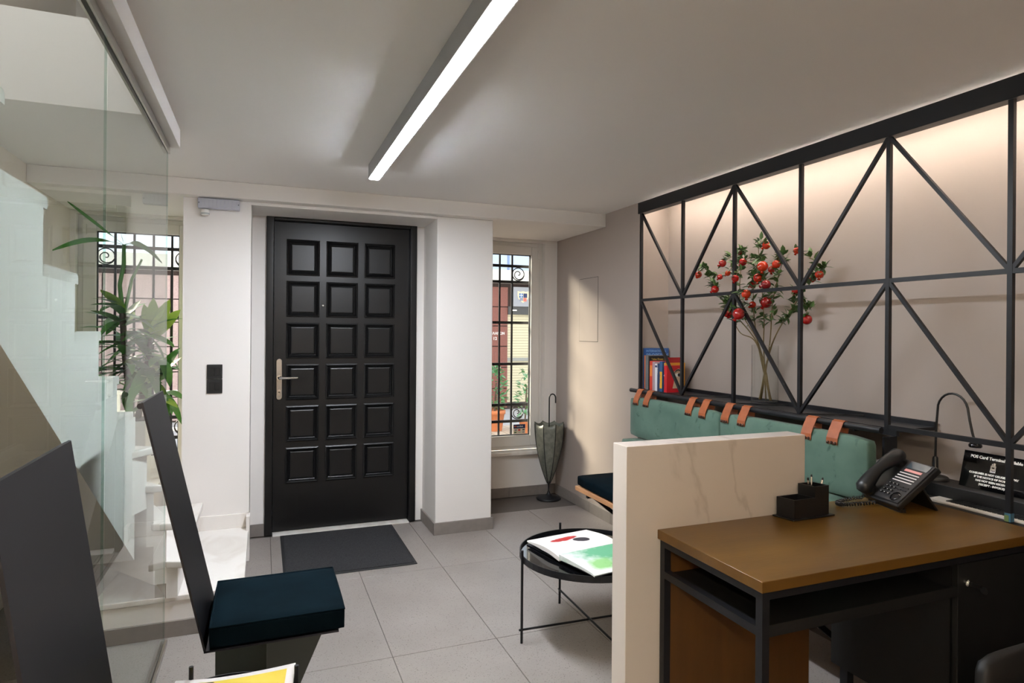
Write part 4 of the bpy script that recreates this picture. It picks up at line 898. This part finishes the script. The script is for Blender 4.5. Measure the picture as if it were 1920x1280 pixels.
for (c, n, zlo, zhi) in ((Vector((-.81, 4.52, 0)), 20, 1.28, 1.50), (Vector((-.79, 4.53, 0)), 34, .95, 1.30), (Vector((-.67, 4.55, 0)), 46, .98, 1.34), (Vector((-.60, 4.50, 0)), 24, .90, 1.25)):
    for i in range(n):
        a = rng.uniform(0, 2*math.pi); el_ = rng.uniform(-.3, .8); p = c+Vector((0, 0, rng.uniform(zlo, zhi)))
        dr2 = Vector((math.cos(a), .6*math.sin(a)-.25, el_)); sc_ = rng.uniform(.7, 1.05)
        reach = p+dr2.normalized()*.28*sc_
        if reach.y > 4.80: dr2.y = -abs(dr2.y)
        if reach.x < -1.12: dr2.x *= .5
        if reach.x > -.47: dr2.x *= .25
        lo = inst('leaf', DL[rng.choice((0, 1, 1, 3, 0, 2))], dp, p, dr2, sc=sc_*.9, rnd=rng.uniform(-.3, .3))
        wv = [lo.matrix_basis @ v.co + ORG[dp.name] for v in lo.data.vertices]
        if max(v.x for v in wv) > -.44 or max(v.y for v in wv) > 4.845 or min(v.x for v in wv) < -1.15: bpy.data.objects.remove(lo)
for i, (dx, dz, l) in enumerate(((.02, 1, 1.05), (.35, .9, 1.1), (-.2, .9, .9), (.6, .7, 1.0), (.1, .8, .8))):
    inst('leaf', DL[2], dp, (-.655, 4.55, 1.30), (dx, -.1, dz), (0, -1, .2), sc=l, rnd=0)

# ------------------------------------------------------------------ the street outside
YF = 10.3
struct('ground', B().box(-9, 12, YB+.25, 16, -.2, 0), mat('street_stone', (172, 172, 174), .7, var=.06, scale=2), 'grey paved street outside')
dkf = root('pavement_deck', (2.6, 6.8, 0), 'pale wooden plank deck on the pavement outside', 'deck')
pm = woodmat('deck_plank', (176, 160, 142), (196, 180, 162), 3, .7, (8, 1, 8))
for i in range(16):
    x = 1.1+.19*i; mk('plank', B().box(x, x+.18, 5.2, 8.45, .001, .014), pm, dkf)
fac = root('street_building', (2.5, YF+.5, 0), 'granite fronted building with shuttered shop across the street', 'building')
mk('backing', B().box(-6, 10, YF+.03, YF+1.0, 0, 2.20), joint, fac)
zj = [0.02, .367, .735, 1.101, 1.455, 1.789, 2.14]
px = [-5.5+.85*i for i in range(9)]
for i in range(len(px)-1):
    for j in range(len(zj)-1): mk('panel', B().box(px[i]+.008, px[i+1]-.008, YF+.005, YF+.04, zj[j]+.008, zj[j+1]-.008), granpink, fac)
for j in range(len(zj)-1):
    mk('panel', B().box(1.31, 2.62, YF, YF+.04, zj[j]+.008, zj[j+1]-.008), granite, fac); mk('panel', B().box(2.635, 3.975, YF, YF+.04, zj[j]+.008, zj[j+1]-.008), granite, fac)
mk('cornice', B().box(-6, 10, YF-.15, YF+1.0, 2.20, 2.42), mat('cornice_white', (226, 222, 212), .6), fac)
mk('upper_wall', B().box(1.2, 10, YF+.1, YF+1.0, 2.42, 3.1), mat('pale_blue_cladding', (176, 190, 214), .5, var=.03, scale=2), fac)
for x in (3.2, 4.02, 5.2, 7): mk('cladding_joint', B().box(x-.02, x+.02, YF+.09, YF+.1, 2.42, 3.1), flat('clad_joint', (120, 140, 176)), fac)
mk('shop_window', B().box(3.975, 7.0, YF+.05, YF+.10, .08, 1.80), flat('shop_interior', (214, 204, 168)), fac)
bl = 0
for z in [.12+.047*i for i in range(33)]:
    mk('blind_slat', B().box(3.985, 6.9, YF+.028, YF+.034, z, z+.0435), blind, fac)
mk('shop_rail', B().box(3.975, 7.0, YF+.01, YF+.035, .84, .90), flat('rail_grey', (150, 150, 144)), fac)
mk('shop_lintel', B().box(3.975, 7.0, YF-.03, YF+.05, 1.66, 1.80), flat('lintel_dark', (66, 66, 66)), fac)
mk('shop_light', B().box(4.03, 4.13, YF-.035, YF-.03, 1.725, 1.74), mat('shop_tube', (255, 250, 230), .5, emit=(255, 246, 220), es=4), fac)
sb_ = mk('shop_sign', B().box(4.06, 5.4, YF-.06, YF, 1.80, 2.14), mat('sign_grey', (150, 152, 158), .5), fac)
shp = [(-.5, 1), (-.25, .88), (0, 1), (.25, .88), (.5, 1), (.5, .2), (.42, -.3), (.2, -.7), (0, -.95), (-.2, -.7), (-.42, -.3), (-.5, .2)]
def shield(sx, sz, w, m, cxs=4.24, cz=1.965): mk('emblem', B().prism([(cxs+x*sx, YF-.06-w, cz+z*sz) for x, z in shp], (0, -.002, 0)), m, sb_)
shield(.21, .105, .0, flat('emblem_cream', (222, 206, 170))); 
mk('emblem', B().box(4.165, 4.235, YF-.066, YF-.063, 1.955, 2.03), flat('emblem_blue', (40, 96, 160)), sb_)
mk('emblem', B().box(4.195, 4.205, YF-.069, YF-.066, 1.955, 2.03).box(4.165, 4.235, YF-.069, YF-.066, 1.99, 2.0), whiteprint, sb_)
mk('emblem', B().box(4.245, 4.315, YF-.066, YF-.063, 1.955, 2.03), flat('emblem_navy', (34, 48, 90)), sb_)
mk('emblem', B().box(4.245, 4.305, YF-.066, YF-.063, 1.89, 1.95), flat('emblem_red', (204, 104, 92)), sb_)
for k in range(4): mk('emblem', B().box(4.178+.016*k, 4.186+.016*k, YF-.066, YF-.063, 1.90, 1.95), flat('emblem_blue', (40, 96, 160)), sb_)
text('lettering', 'ΚΑΠΛΑΝΩΝ', .062, (3.922, YF-.002, 1.305), (1, 0, 0), (0, 0, 1), whiteprint, fac, 'RIGHT', .002, .001)
text('lettering', '12', .075, (3.742, YF-.002, 1.212), (1, 0, 0), (0, 0, 1), whiteprint, fac, 'CENTER', .002, .001)
def street_plant(c, pot, top, r_, label, n):
    p = root('street_plant', c, label, 'plant', 'potted street plants')
    pr, phh = pot
    mk('pot', B().lathe([(pr*.72, .001), (pr*.95, phh*.8), (pr*1.05, phh*.82), (pr*1.05, phh), (pr*.9, phh), (pr*.88, phh-.02), (1e-4, phh-.02)], c, 24), terracotta, p)
    c = Vector(c); mk('stem', B().tube([c+Vector((0, 0, phh-.03)), c+Vector((.02, 0, top*.75))], .012, 6), bark, p)
    lf_ = leafmesh(.085, .045); b = B(); rg = random.Random(n)
    for i in range(n):
        a = rg.uniform(0, 6.28); zz = rg.uniform(phh+.02, top); rr = r_*math.sqrt(rg.random())*math.sin(math.pi*min(1, .15+.8*(zz-phh)/(top-phh)))
        m_ = Matrix.Rotation(a, 4, 'Z') @ Matrix.Rotation(rg.uniform(-.9, .5), 4, 'Y') @ Matrix.Rotation(rg.uniform(-.7, .7), 4, 'X')
        m_.translation = c+Vector((rr*math.cos(a), rr*math.sin(a), zz)); b.add([m_@v for v in lf_.v], lf_.f, True)
    tag(mk('foliage', b, mat('street_leaf%d' % n, (60, 116, 74), .35, rgb2=(110, 160, 110), scale=12), p), kind='stuff')
street_plant((2.93, 8.05, .014), (.14, .28), .86, .15, 'round leafed street plant in terracotta pot before the granite', 170)
street_plant((3.23, 7.7, .014), (.08, .18), .84, .10, 'slim street plant in terracotta pot before the blinds', 90)
rl_ = root('street_railing', (-.9, 5.7, 0), 'white horizontal bar railing outside the stair window', 'railing')
for z in (.70, .55, .85): mk('bar', B().tube([(-2.0, 5.7, z), (-.1, 5.7, z)], .014, 8), pvc, rl_)
for x in (-2.0, -1.05, -.62, -.1): mk('post', B().tube([(x, 5.7, 0), (x, 5.7, .87)], .016, 8), pvc, rl_)
